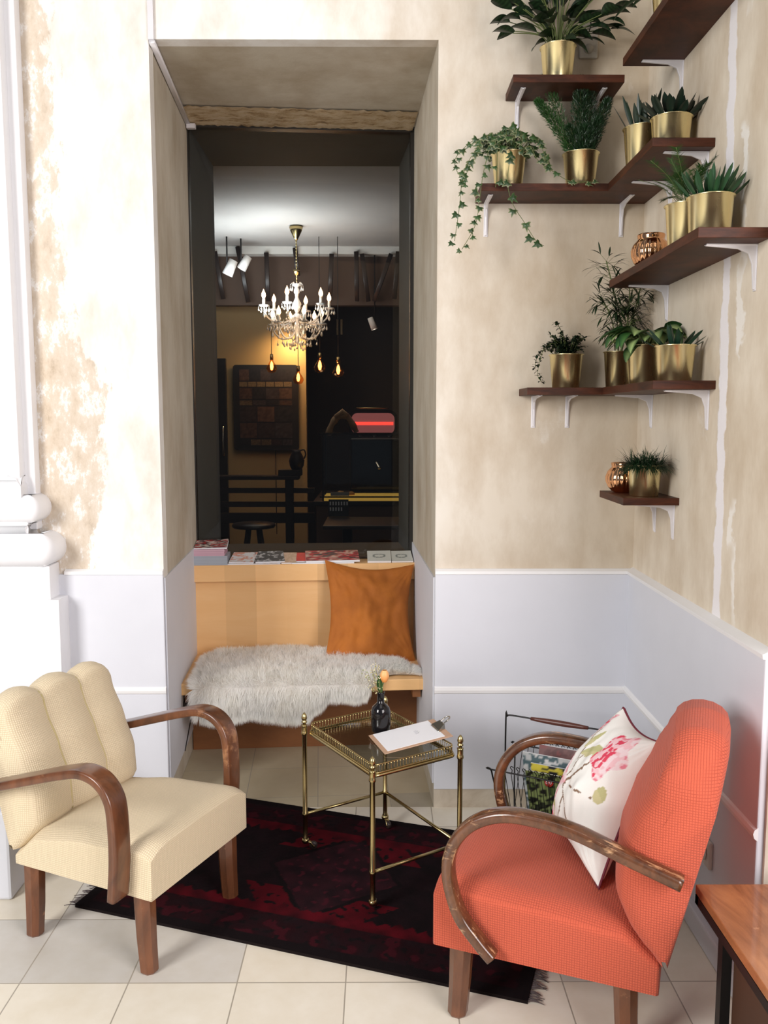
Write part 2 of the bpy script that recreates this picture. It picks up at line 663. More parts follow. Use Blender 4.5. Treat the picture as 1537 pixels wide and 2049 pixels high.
# ================================================================== SETTING
# floor, walls
struct(M().box(-3.2, 3.2, -4.6, 0.0, -.05, 0).build('floor', MT['tiles']))
N_ANG = R(4.0)
NMAT = Matrix.Translation((-.84, 0, 0)) @ Matrix.Rotation(N_ANG, 4, 'Z')


def nw(u, v, z=0):
    return NMAT @ Vector((u, v, z))


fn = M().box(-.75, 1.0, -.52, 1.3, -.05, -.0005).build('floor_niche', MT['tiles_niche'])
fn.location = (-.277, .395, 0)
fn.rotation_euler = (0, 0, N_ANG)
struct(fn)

W = M()
W.box(-2.4, -.84, 0, .06, 0, 3.7)
W.box(.215, 1.2, 0, .06, 0, 3.7)
W.box(-.84, .215, 0, .06, 2.92, 3.7)
struct(W.build('wall_back', MT['plaster_back']))

nl0, nl1 = nw(0, .0), nw(.0, .9)
nl2 = nw(.036, 1.5)
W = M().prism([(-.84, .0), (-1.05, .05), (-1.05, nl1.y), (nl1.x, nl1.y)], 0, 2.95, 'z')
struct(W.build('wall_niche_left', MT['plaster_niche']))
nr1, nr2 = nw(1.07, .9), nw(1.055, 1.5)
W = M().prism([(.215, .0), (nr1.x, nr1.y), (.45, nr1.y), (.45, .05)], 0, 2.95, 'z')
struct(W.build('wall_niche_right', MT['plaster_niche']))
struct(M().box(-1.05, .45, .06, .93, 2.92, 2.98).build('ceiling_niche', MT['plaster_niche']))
RV = simple('reveal_shade', (.10, .095, .085), .7, 0, .15, 4)  # wall colour darkened to stand in for the dimness behind the glass
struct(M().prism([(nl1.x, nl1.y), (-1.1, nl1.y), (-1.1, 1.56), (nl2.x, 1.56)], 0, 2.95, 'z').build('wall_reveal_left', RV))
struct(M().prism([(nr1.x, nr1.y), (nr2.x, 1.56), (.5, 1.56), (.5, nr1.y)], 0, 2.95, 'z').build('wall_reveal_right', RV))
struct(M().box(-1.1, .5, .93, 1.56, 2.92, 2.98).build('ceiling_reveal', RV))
# rough broken plaster band along the inner edge of the lintel
random.seed(5)
mcr = M().grid(60, 5, lambda a, b: nw(.01 + 1.05 * a, .64 + .26 * b, 2.913 - .008 * mnoise.noise(Vector((a * 40, b * 9, 0)))))
struct(mcr.build('trim_lintel', MT['lintel']))

# dado on the back wall, with its raised top lip, ridge and the bare strip at the floor
m = M()
for x0, x1 in ((-1.3, -.84), (.215, .975)):
    m.box(x0, x1, -.012, .001, .078, .95)
struct(m.build('baseboard_back', MT['dado'], bevel=.004))
m = M()
for x0, x1 in ((-1.22, -.84), (.215, .975)):
    m.prism([(-.001, .945), (-.018, .95), (-.016, .962), (-.001, .97)], x0, x1, 'x')
    m.prism([(-.01, .47), (-.017, .476), (-.019, .487), (-.017, .497), (-.01, .503)], x0, x1, 'x')
struct(m.build('trim_back', MT['dado_light']))
m = M()
for x0, x1 in ((-1.3, -.84), (.215, .975)):
    m.box(x0, x1, -.004, .002, 0, .078)
struct(m.build('trim_base_back', MT['concrete']))

# niche dado
for nm, u0, side in (('baseboard_niche_left', 0, 1), ('baseboard_niche_right', 1.052, -1)):
    m = M()
    u1 = u0 if side > 0 else 1.072
    a, b = nw(u0, .0 if side > 0 else -.073), nw(u1, .9)
    t = .006 * side
    m.prism([(a.x - t, a.y), (b.x - t, b.y), (b.x + t, b.y), (a.x + t, a.y)], .10, .935, 'z')
    struct(m.build(nm, MT['dado']))

# right wall with return into the bright window bay
struct(M().box(.985, 1.06, -1.2, .06, 0, 3.7).build('wall_right', MT['plaster_right']))
struct(M().box(1.055, 2.3, -1.2, -1.1, 0, 3.7).build('wall_right_reveal', MT['white_paint']))
struct(M().box(.966, .99, -1.19, .0, .07, .95).build('baseboard_right', MT['dado'], bevel=.004))
m = M()
m.prism([(.986, .975), (.958, .962), (.960, .95), (.986, .945)], -1.19, .0, 'y')
m.prism([(.970, .47), (.960, .478), (.957, .49), (.960, .50), (.970, .508)], -1.19, .0, 'y')
struct(m.build('trim_right', MT['dado_light']))
struct(M().box(.945, .98, -1.19, .0, 0, .072).build('trim_base_right', MT['dado'], bevel=.006))

# white surface conduit running down and into the niche
m = M()
m.box(-.838, -.818, -.012, 0, 2.915, 3.7)
a, b = nw(.012, .0), nw(.012, .86)
m.band([(a.x + .003, a.y - .01, 2.908), (b.x, b.y, 2.908)], .007, .011, (0, 0, 1), .3, 12)
m.box(b.x - .005, b.x + .035, b.y - .02, b.y + .005, 2.885, 2.905)
tag(m.build('cable_conduit', MT['bracket']), 'white cable conduit along the left edge of the niche ceiling', 'conduit')

# engaged pillar at the left, built of shaft, mouldings, plinth and rough block
pil = thing('pillar', (-1.34, -.05, 0), 0, 'white engaged pillar with rounded base mouldings left of the niche', 'pillar')
L = pil.location


def sweep_mould(prof, xr, yf, xl=-1.9):
    """prof (out,z) swept along the front face then round the right corner to the wall"""
    m = M()
    st = []
    for o_, z in prof:
        row = [(xl, yf - o_, z)]
        for k in range(7):
            a = PI / 2 * k / 6
            row.append((xr + o_ * math.sin(a), yf - o_ * math.cos(a), z))
        row.append((xr + o_, 0.0, z))
        st.append(row)
    n = len(st[0])
    vs = [(p[0] - L[0], p[1] - L[1], p[2]) for r_ in st for p in r_]
    fs = []
    for i in range(len(st) - 1):
        for j in range(n - 1):
            fs.append((i * n + j, i * n + j + 1, (i + 1) * n + j + 1, (i + 1) * n + j))
    m.add(vs, fs, True)
    return m


def torus_prof(z0, z1, out, inn=0):
    r = (z1 - z0) / 2
    return [(inn, z0 - .0)] + [(out - r + r * math.sin(PI * k / 10), z0 + r - r * math.cos(PI * k / 10)) for k in range(11)] + [(inn, z1)]


b = M().box(-1.9 - L[0], -1.338 - L[0], -.10 - L[1], .0 - L[1], 1.25, 3.7)
b.build('shaft', MT['white_paint'], pil, bevel=.004)
b = M().box(-1.9 - L[0], -1.302 - L[0], -.05 - L[1], .0 - L[1], 1.13, 3.7)
b.build('shaft_backing', MT['white_paint'], pil, bevel=.004)
sweep_mould([(0, 1.255), (.0, 1.30), (-.02, 1.33), (-.05, 1.34)], -1.330, -.115).build('collar', MT['white_paint'], pil)
sweep_mould(torus_prof(1.16, 1.268, .035), -1.298, -.10).build('torus', MT['white_paint'], pil)
sweep_mould([(0, 1.11), (-.005, 1.12), (-.012, 1.14), (-.004, 1.15), (0.003, 1.155), (.003, 1.165), (-.03, 1.17)], -1.318, -.10).build('scotia', MT['white_paint'], pil)
sweep_mould(torus_prof(.995, 1.122, .05), -1.262, -.10).build('torus', MT['white_paint'], pil)
M().box(-1.9 - L[0], -1.243 - L[0], -.10 - L[1], .0 - L[1], .868, .998).build('plinth', MT['white_paint'], pil, bevel=.005)
m = M()
m.grid(40, 40, lambda a, b_: (-1.9 + .69 * a - L[0], -.11 - L[1] - .004 * mnoise.noise(Vector((a * 30, b_ * 40, 1))), b_ * .87))
m.grid(10, 40, lambda a, b_: (-1.21 - L[0] + .003 * mnoise.noise(Vector((a * 9, b_ * 60, 3))), -.11 + .11 * a - L[1], b_ * .87))
m.quad((-1.9 - L[0], -.11 - L[1], .87), (-1.21 - L[0], -.11 - L[1], .87), (-1.21 - L[0], 0 - L[1], .87), (-1.9 - L[0], 0 - L[1], .87))
m.build('base_block', MT['white_paint'], pil)
M().box(-1.9 - L[0], -1.19 - L[0], -.66 - L[1], -.11 - L[1], 0, .30).build('step_block', MT['dado'], pil, bevel=.01)

# ================================================================== ROOM BEHIND THE GLASS
dk = simple('dim_wall_paint', (.16, .115, .075), .8, 0, .1, 3)
ochre = simple('ochre_wall_paint', (.52, .37, .18), .8, 0, .06, 3)
ceilm = simple('inner_ceiling_paint', (.42, .40, .38), .8, 0, .22, 1.6)
blackish = simple('dark_bar_wall', (.035, .026, .022), .7)
floord = simple('inner_floor', (.10, .07, .05), .5)
struct(M().box(-2.5, 1.9, 1.56, 6.7, -.05, -.001).build('floor_inner', floord))
struct(M().box(-2.5, 1.9, 1.56, 6.7, 3.05, 3.12).build('ceiling_inner', ceilm))
m = M()
m.box(-2.5, -1.0, 1.5, 1.56, 0, 3.1)
m.box(.30, 1.9, 1.5, 1.56, 0, 3.1)
m.box(-1.0, .30, 1.5, 1.56, 2.93, 3.1)
struct(m.build('wall_inner_front', dk))
struct(M().box(-2.56, -2.5, 1.5, 6.7, 0, 3.1).build('wall_inner_left', dk))
struct(M().box(1.9, 1.96, 1.5, 6.7, 0, 3.1).build('wall_inner_right', dk))
struct(M().box(-2.5, 1.9, 6.6, 6.7, 0, 3.1).build('wall_inner_back', blackish))
struct(M().box(-2.5, -.725, 5.2, 5.3, 0, 3.05).build('wall_inner_partition', ochre))
struct(M().box(-2.5, 1.9, 4.52, 4.62, 2.56, 3.05).build('wall_inner_header', simple('header_paint', (.07, .038, .022), .7, 0, .2, 3)))
struct(M().box(-2.5, .20, 4.40, 4.52, 2.985, 3.05).build('trim_inner_beam', simple('beam_paint', (.62, .60, .56), .7)))

# window frame and pane
wf = M()
for u0, u1, z0, z1 in ((-.01, .006, .85, 2.94), (1.052, 1.085, .85, 2.94), (0, 1.08, 2.905, 2.94), (0, 1.08, .84, .86)):
    wf.box(u0, u1, .885, .93, z0, z1, mat=NMAT)
wo = struct(wf.build('window_1', MT['dark_frame']))
pane = M().box(.0, 1.08, .903, .907, .86, 2.92, mat=NMAT).build('pane', MT['window_glass'], wo)
# parapet below the glass so that no daylight leaks under the ledge
struct(M().box(-.02, 1.09, .905, 1.5, 0, .845, mat=NMAT).build('wall_parapet', dk))


def plight(name, loc, power, col, r=.04):
    l = bpy.data.lights.new(name, 'POINT')
    l.energy = power
    l.color = col
    l.shadow_soft_size = r
    o = bpy.data.objects.new(name, l)
    sc.collection.objects.link(o)
    o.location = loc
    return o


def slight(name, loc, target, power, col, ang=60, blend=.6, r=.05):
    l = bpy.data.lights.new(name, 'SPOT')
    l.energy = power
    l.color = col
    l.spot_size = R(ang)
    l.spot_blend = blend
    l.shadow_soft_size = r
    o = bpy.data.objects.new(name, l)
    sc.collection.objects.link(o)
    o.location = loc
    o.rotation_euler = (Vector(target) - Vector(loc)).to_track_quat('-Z', 'Y').to_euler()
    return o


# ---- chandelier
crystal = NT('crystal')
crystal.set((.92, .90, .86), .08, 0)
crystal.b.inputs['Transmission Weight'].default_value = .55
crystal.b.inputs['Specular IOR Level'].default_value = 1.0
crystal.b.inputs['IOR'].default_value = 1.6
crystal = crystal.m
bulb_m = emit('bulb_glow', (1.0, .55, .28), 9)
candle_m = simple('candle_tube', (.75, .70, .60), .5)
warm_bulb = emit('filament_glow', (1.0, .36, .10), 14)

ch = thing('chandelier', (-.655, 3.6, 2.44), 8, 'crystal chandelier with glowing candle bulbs hanging behind the window', 'chandelier')


def drop(m, x, y, z, s=.012):
    m.tube([(x, y, z + s * 2.4), (x, y, z + s * 1.0)], .0015, 4)
    m.lathe([(0, s), (s * .35, s * .5), (s * .6, -s * .2), (s * .55, -s * .7), (0, -s * 1.3)], 6, (x, y, z))


M().lathe([(0.0, .50), (.012, .50), (.018, .515), (.028, .535), (.045, .57), (.055, .60), (0, .605)], 20).build('canopy', MT['brass_old'], ch)
m = M()
m.tube([(0, 0, .17), (0, 0, .52)], .004, 6)
for k in range(13):
    m.lathe([(0, .01), (.007, .004), (.007, -.004), (0, -.01)], 6, (0, 0, .19 + k * .025))
m.build('chain', MT['brass_old'], ch)
M().lathe([(0, .27), (.03, .27), (.022, .255), (.012, .235), (0, .23)], 12).build('ceiling_cup', MT['brass_old'], ch)
M().lathe([(0, .17), (.035, .165), (.03, .15), (.014, .14), (.022, .12), (.024, .10), (.014, .085), (.013, .06), (.026, .03), (.036, .005), (.034, -.02), (.018, -.045), (.012, -.06), (.03, -.075), (.045, -.09), (.03, -.105), (.012, -.12), (.02, -.15), (.03, -.19), (.02, -.23), (.012, -.26), (.02, -.28), (0, -.31)], 14).build('stem', crystal, ch)
m = M()
for k in range(8):
    a = 2 * PI * k / 8
    m.tube([(.02 * math.cos(a), .02 * math.sin(a), .16), (.035 * math.cos(a), .035 * math.sin(a), .175), (.05 * math.cos(a), .05 * math.sin(a), .155)], .003, 5)
    drop(m, .05 * math.cos(a), .05 * math.sin(a), .125, .011)
m.build('crown', crystal, ch)
random.seed(3)
for tier, (rad, z0, zc, nn, off) in enumerate(((.265, -.08, -.02, 6, .2), (.20, -.20, -.155, 6, .75))):
    for k in range(nn):
        a = 2 * PI * k / nn + off
        ca, sa = math.cos(a), math.sin(a)
        m = M()
        pts = [(.02, z0), (rad * .3, z0 - .05), (rad * .65, z0 - .06), (rad * .92, z0 - .01), (rad, zc)]
        m.tube(catmull([(r_ * ca, r_ * sa, z) for r_, z in pts], 5), .0065, 6)
        for j in range(3):
            r_ = rad * (.3 + .25 * j)
            drop(m, r_ * ca, r_ * sa, z0 - .10, .013)
        arm = m.build('arm', crystal, ch)
        m = M().lathe([(0, zc - .005), (.032, zc), (.04, zc + .012), (.03, zc + .006), (0, zc + .004)], 10, (rad * ca, rad * sa, 0))
        for j in range(6):
            b_ = 2 * PI * j / 6
            drop(m, rad * ca + .04 * math.cos(b_), rad * sa + .04 * math.sin(b_), zc - .025, .011 if j % 2 else .015)
        drop(m, rad * ca, rad * sa, zc - .07, .018)
        m.build('drip_pan', crystal, arm)
        M().tube([(rad * ca, rad * sa, zc), (rad * ca, rad * sa, zc + .065)], .011, 8).build('candle', candle_m, arm)
        M().lathe([(0, zc + .063), (.010, zc + .066), (.017, zc + .082), (.015, zc + .10), (.006, zc + .12), (0, zc + .135)], 10, (rad * ca, rad * sa, 0)).build('bulb', bulb_m, arm)
m = M()
for ring, (rr, z, n_) in enumerate(((.10, -.30, 10), (.06, -.335, 7), (.15, -.25, 14), (.17, -.12, 16), (.11, -.17, 12))):
    for k in range(n_):
        m = M()
        a = 2 * PI * k / n_ + ring
        drop(m, rr * math.cos(a), rr * math.sin(a), z + random.uniform(-.015, .01), .012)
        m.build('crystal_drop', crystal, ch)
plight('chandelier_glow', (-.655, 3.6, 2.62), 2.2, (1, .68, .42), .15)
plight('chandelier_glow', (-.655, 3.45, 2.2), 2.0, (1, .68, .42), .12)

# ---- pendant bulbs
def pendant(x, y, z, label):
    p = thing('pendant_lamp', (x, y, z), 0, label, 'pendant lamp', None)
    M().tube([(0, 0, .07), (0, 0, 3.05 - z)], .003, 5).build('cord', MT['dark_metal'], p)
    M().lathe([(0, .10), (.014, .10), (.016, .05), (0, .05)], 10).build('socket', MT['brass_old'], p)
    M().lathe([(.012, .055), (.02, .03), (.045, -.01), (.05, -.03), (.035, -.06), (0, -.07)], 14).build('bulb', MT['glass_amber'], p)
    M().lathe([(0, .04), (.011, .02), (.016, -.012), (.009, -.04), (0, -.045)], 8).build('filament', warm_bulb, p)


MT['glass_amber'] = mat_glass('amber_glass', (1, .62, .30), 1.4)
pendant(-.505, 4.0, 2.00, 'left of two glowing amber bulbs hanging before the dark bar wall')
pendant(-.35, 4.0, 1.965, 'right of two glowing amber bulbs hanging before the dark bar wall')
pendant(-.98, 4.55, 2.03, 'small amber bulb added for a reflection at the top edge of the notice board')  # this bulb and the next are added to stand in for bulb reflections
pendant(-.745, 4.6, 1.93, 'small amber bulb added for a reflection right of the notice board')
slight('board_spot_light', (-.84, 4.97, 2.34), (-.86, 5.2, 2.05), 17, (1, .60, .26), 150, 1.0, .05)
plight('bar_glow', (.5, 5.3, 1.9), .9, (1, .50, .25), .1)
plight('pendant_glow', (-.45, 3.95, 1.85), 2.0, (1, .5, .22), .06)

# ---- track spotlights
def spotcan(loc, rx, rz, label, L_=.13, r=.045):
    p = thing('spotlight', loc, 0, label, 'spotlight')
    mt = Matrix.Rotation(R(rz), 4, 'Z') @ Matrix.Rotation(R(rx), 4, 'Y')
    M().lathe([(0, L_), (r * .8, L_), (r, 0), (r * .85, 0), (r * .8, .02), (0, .02)], 16, (0, 0, -.06), None, None, mt).build('can', spotm, p)
    M().lathe([(0, .004), (r * .8, .004)], 16, (0, 0, -.06), None, None, mt).build('lamp_face', emit('spot_face', (1, .93, .8), 5), p)
    M().tube([(0, 0, .0), (0, 0, 3.05 - loc[2])], .007, 6).build('arm', MT['dark_metal'], p)


spotm = simple('spot_can', (.62, .60, .58), .5)
spotcan((-1.27, 4.0, 2.80), 25, 0, 'larger white spotlight near the beam at upper left behind the glass')
spotcan((-1.165, 4.08, 2.86), 30, 10, 'white spotlight just right of its twin at upper left', .12, .04)
spotcan((-.045, 4.45, 2.40), -22, 0, 'single white spotlight right of the chandelier', .11, .03)
# added cool light brightening the inner ceiling, with no fixture of its own
area('ceiling_fill', (-1.0, 3.4, 2.45), (-.8, 3.65, 3.05), 1.1, .4, 15, (.90, .96, 1.0))
area('room_fill', (-.2, 4.0, 2.9), (-.4, 4.2, 0), 1.2, 1.2, 1.0, (1, .72, .45))

# ---- dark struts against the header
for x0, z0, x1, z1 in ((-1.44, 3.0, -1.38, 2.60), (-1.24, 3.04, -1.16, 2.57), (-.99, 2.99, -.985, 2.58), (-.74, 3.03, -.72, 2.80), (-.42, 2.98, -.44, 2.60), (-.205, 3.0, -.20, 2.58), (-.155, 2.98, -.10, 2.58), (.10, 2.98, -.05, 2.58), (.16, 3.0, .13, 2.6)):
    m = M().band([(x0, 4.37, z0), (x1, 4.41, z1)], .012, .02, (0, 1, 0), .3, 12)
    tag(m.build('wooden_strut', MT['black_wood']), 'dark wooden strut standing against the brown header under the pale beam', 'strut', 'dark struts below the inner beam')

# ---- notice board
bd = thing('notice_board', (-1.115, 5.13, 1.655), 0, 'black framed notice board of dim prints on the lit ochre wall', 'notice board')
m = M()
def rrect(w, h, r, n=5):
    pts = []
    for cx, cy, a0 in ((w - r, h - r, 0), (-w + r, h - r, 90), (-w + r, -h + r, 180), (w - r, -h + r, 270)):
        for k in range(n + 1):
            a = R(a0 + 90 * k / n)
            pts.append((cx + r * math.cos(a), cy + r * math.sin(a)))
    return pts
m.prism(rrect(.318, .415, .03), 0, .05, 'y')
m.build('frame', MT['dark_frame'], bd)
random.seed(11)
cells = M()
pal = [(.02, .012, .01), (.04, .02, .012), (.012, .01, .01), (.05, .026, .016), (.025, .018, .018), (.06, .04, .02), (.01, .008, .008)]
rows = [(.375, .26, 5), (.255, .20, 6), (.195, .08, 4), (.075, .02, 4), (.015, -.14, 3), (-.145, -.30, 3), (-.305, -.37, 5)]
for z1, z0, n_ in rows:
    for k in range(n_):
        w_ = .52 / n_
        x0 = -.26 + k * w_
        c0 = random.choice(pal)
        if n_ == 6: c0 = (.10, .07, .035)
        cells.grid(10, 8, lambda a, b_: (x0 + .004 + (w_ - .008) * a, -.003, z0 + .004 + (z1 - z0 - .008) * b_),
                   lambda a, b_, c0=c0, k=k: mix3(c0, tuple(q * 2.2 for q in c0), .5 + mnoise.noise(Vector((a * 6 + k * 7, b_ * 6, z0 * 30)))), smooth=False)
cells.build('prints', MT['vcol'], bd, colors=True)
# thin cable from the board down to the rail
tag(M().tube([(-1.03, 5.17, 1.24), (-1.03, 5.17, .4)], .004, 5).build('cable', MT['dark_metal']), 'thin dark cable running down the wall below the notice board', 'cable')

# ---- dark door with bright handle
d = M().box(-1.83, -1.47, 4.95, 5.0, 0, 2.12).build('door_1', MT['dark_frame'], bevel=.003)
struct(d)
M().tube(catmull([(-1.50, 4.95, 1.47), (-1.50, 4.91, 1.45), (-1.50, 4.91, 1.22), (-1.50, 4.95, 1.20)], 4), .011, 8).build('door_handle', MT['steel'], d)

# ---- rail bar with jug and tray
rl = thing('bar_rail', (-1.0, 3.5, 0), 0, 'dark high bar rail with horizontal slats left behind the glass', 'rail')
m = M().box(-.44, .36, -.09, .09, 1.07, 1.10)
m.build('top', MT['black_wood'], rl, bevel=.004)
for x in (-.42, .28):
    M().box(x - .03, x + .03, -.05, .05, 0, 1.07).build('post', MT['black_wood'], rl, bevel=.004)
for z0, z1 in ((.96, 1.0), (.85, .89), (.72, .80)):
    M().box(-.42, .48, -.025, .025, z0, z1).build('slat', MT['black_wood'], rl, bevel=.003)
tag(M().box(-.80, -.62, 3.42, 3.56, 1.10, 1.148).build('wooden_tray', MT['black_wood'], bevel=.004), 'dark wooden block under the jug on the bar rail', 'tray')
jg = thing('jug', (-.66, 3.49, 1.148), 0, 'dark clay jug with a handle standing at the end of the bar rail', 'jug')
M().lathe([(0, 0), (.04, 0), (.055, .03), (.062, .07), (.05, .11), (.034, .135), (.036, .155), (.03, .15), (0, .14)], 20).build('body', MT['black_wood'], jg)
M().tube(catmull([(.032, 0, .15), (.06, 0, .155), (.072, 0, .12), (.058, 0, .085)], 4), .006, 6).build('handle', MT['black_wood'], jg)
rd = thing('reading_lamp', (-1.43, 3.5, 1.10), 0, 'small dark clamp lamp at the left end of the bar rail', 'lamp')
M().tube([(0, 0, 0), (0, 0, .10)], .008, 6).build('pole', MT['dark_metal'], rd)
M().prism([(-.01, .09), (.11, .09), (.13, .14), (-.01, .14)], -.03, .03, 'y').build('lamp_shade', MT['dark_metal'], rd)
st = thing('stool', (-.92, 2.9, 0), 0, 'dark stool with splayed legs under the bar rail', 'stool')
M().lathe([(0, .76), (.15, .76), (.16, .775), (.15, .79), (0, .795)], 24).build('seat', MT['black_wood'], st)
for k in range(4):
    a = R(45 + 90 * k)
    M().tube([(.05 * math.cos(a), .05 * math.sin(a), .77), (.19 * math.cos(a), .19 * math.sin(a), 0)], .016, 8).build('leg', MT['black_wood'], st)

# ---- counter, display case, coffee machine
ctm = simple('counter_front', (.17, .095, .055), .6, 0, .1, 5)
ct = thing('bar_counter', (.4, 3.55, 0), 0, 'brown bar counter behind the glass under the display case', 'counter')
M().box(-.88, 1.3, -.45, .45, 0, .90).build('body', ctm, ct, bevel=.004)
M().box(-.90, 1.3, -.48, .47, .90, .935).build('worktop', MT['black_wood'], ct, bevel=.004)
dc = thing('display_case', (.2, 3.28, .935), 0, 'glass display case with a glowing yellow floor on the bar counter', 'display case')
m = M()
for x in (-.625, .9):
    for y in (-.19, .15):
        m.box(x - .006, x + .006, y - .006, y + .006, 0, .50)
for z in (.03, .50):
    m.box(-.65, .9, -.198, -.185, z - .005, z + .005)
    m.box(-.65, .9, .145, .158, z - .005, z + .005)
m.build('frame', MT['dark_metal'], dc)
M().box(-.62, .9, -.18, .14, .0, .03).build('glowing_floor', emit('case_glow', (.80, .46, .08), .30), dc)
M().box(-.62, .9, -.19, -.186, .03, .50).build('front_pane', MT['window_glass'], dc)
for x, z, s_ in ((-.50, .045, .03), (-.42, .05, .026)):
    o = M().lathe([(0, 0), (s_, 0), (s_ * 1.1, s_ * .4), (s_ * .6, s_), (0, s_ * 1.1)], 12).build('pastry', simple('crust', (.55, .28, .10), .7))
    o.location = (.2 + x, 3.25, .966)
    tag(o, 'left small glazed pastry in the display case' if x < -.45 else 'right small glazed pastry in the display case', 'pastry')
o = M().box(-.27, -.13, 3.10, 3.104, .972, 1.0).build('price_card', MT['paper'])
o.location = (-.10, 0, 0)
tag(o, 'white price card standing in the left of the display case', 'card')
em = thing('espresso_machine', (.12, 3.76, .935), 0, 'black espresso machine with a pink lit panel on the bar counter', 'coffee machine')
M().box(-.36, .50, -.2, .2, .03, .46).build('body', MT['black_glass'], em, bevel=.02, bseg=3)
for k in range(2):
    m = M()
    m.tube(catmull([(-.15 + .3 * k, -.2, .26), (-.15 + .3 * k, -.27, .27), (-.12 + .3 * k, -.34, .22)], 4), .013, 8)
    m.build('group_handle', MT['steel'], em)
for k in range(6):
    m = M()
    m.lathe([(0, 0), (.016, 0), (.02, .035), (.017, .035), (.014, .004), (0, .004)], 12, (-.28 + .12 * k, -.1, .465))
    m.build('cup', MT['steel'], em)
pn = M().prism([(p[0], p[1]) for p in rrect(.175, .085, .05)], -.07, -.03, 'y')
pn = pn.build('lit_panel', emit('panel_pink', (.50, .15, .14), .28), em, loc=(-.175, 0, .575))
M().box(-.165, .165, -.076, -.07, -.012, .012).build('red_strip', emit('panel_red', (1, .06, .04), 1.3), pn)
M().prism(rrect(.20, .108, .06), -.05, .02, 'y').build('panel_housing', MT['dark_metal'], em, loc=(-.175, .03, .575))
M().tube([(-.31, -.06, .70), (-.05, -.06, .70)], .006, 6).build('top_rail', MT['brass_old'], em)
towel = simple('pale_cloth', (.30, .22, .14), .9)
m = M()
m.tube(catmull([(-.42, 3.7, 1.42), (-.39, 3.68, 1.50), (-.34, 3.68, 1.56), (-.27, 3.68, 1.57), (-.22, 3.69, 1.50), (-.19, 3.7, 1.44)], 5), [.026 + .004 * math.sin(k) for k in range(26)], 10)
m.tube([(-.36, 3.66, 1.56), (-.30, 3.66, 1.61), (-.26, 3.66, 1.57)], .02, 8)
tag(m.build('twisted_cloth', towel), 'pale twisted cloth arched beside the pink lit panel', 'cloth')

# ---- pedestal table in front of the counter with card of white marks
pt = thing('pedestal_table', (.05, 2.45, 0), 0, 'dark pedestal table in front of the bar counter', 'table')
M().box(-.42, .75, -.25, .25, .835, .86).build('table_top', MT['black_wood'], pt, bevel=.004)
M().lathe([(0, 0), (.24, 0), (.25, .02), (.10, .05), (.04, .08), (.034, .4), (.045, .5), (.034, .6), (.034, .83), (0, .84)], 20, (-.27, 0, 0)).build('pedestal', MT['dark_metal'], pt)
cd = M().box(-.36, -.22, 2.68, 2.69, .865, .985).build('menu_card', MT['dark_frame'])
tag(cd, 'dark card with two rows of small white marks on the pedestal table', 'card')
m = M()
for r_, n_ in ((0, 7), (1, 5)):
    for k in range(n_):
        x = -.352 + k * .0195
        m.box(x, x + .010, 2.675, 2.679, .945 - r_ * .04, .970 - r_ * .04)
m.build('marks', MT['paper'], cd)
for x, nm in ((-.49, 'left'), (-.445, 'right')):
    o = M().box(x, x + .022, 6.57, 6.6, 2.50, 2.67).build('menu_strip', simple('strip_paper', (.6, .5, .3), .7))
    tag(o, nm + ' of the two small pale strips high on the dark bar wall', 'strip')
# ================================================================== BENCH IN THE NICHE
random.seed(21)
bench = thing('window_bench', (-.84, 0, 0), 4.0, 'birch window bench with panelled back built into the niche', 'bench')
m = M()
for k in range(6):
    u0 = .002 + k * .178
    m.box(u0, u0 + .178, .780 + .0, .80, .40, .775)
m = M().box(.002, 1.068, .780, .80, .40, .775)
m.build('back_panel', MT['birch'], bench)
M().box(.0, 1.078, .745, .898, .772, .853).build('ledge', MT['birch'], bench, bevel=.002)
sp = [(.002, .30), (1.066, .30), (1.072, .80), (.0, .80)]
M().prism([(-.004, .30), (1.060, .30), (1.070, .80), (.0, .80)], .362, .412, 'z').build('seat', MT['birch'], bench, bevel=.003)
M().box(.004, 1.066, .60, .62, 0, .362).build('lower_panel_or_shade_block', MT['birch_shaded'], bench)
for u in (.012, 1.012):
    M().box(u, u + .035, .34, .60, .318, .362).build('seat_support', MT['birch_shaded'], bench)
M().box(.004, .03, .33, .62, .26, .318).build('side_batten', MT['black_wood'], bench)

# black cable and white raised edge low on the left niche wall
a, b = nw(.008, .25, .12), nw(.008, .62, .22)
tag(M().tube([nw(.006, .34, .10), nw(.006, .58, .20)], .004, 6).build('cable', MT['dark_metal']), 'short black cable along the foot of the left niche wall', 'cable')

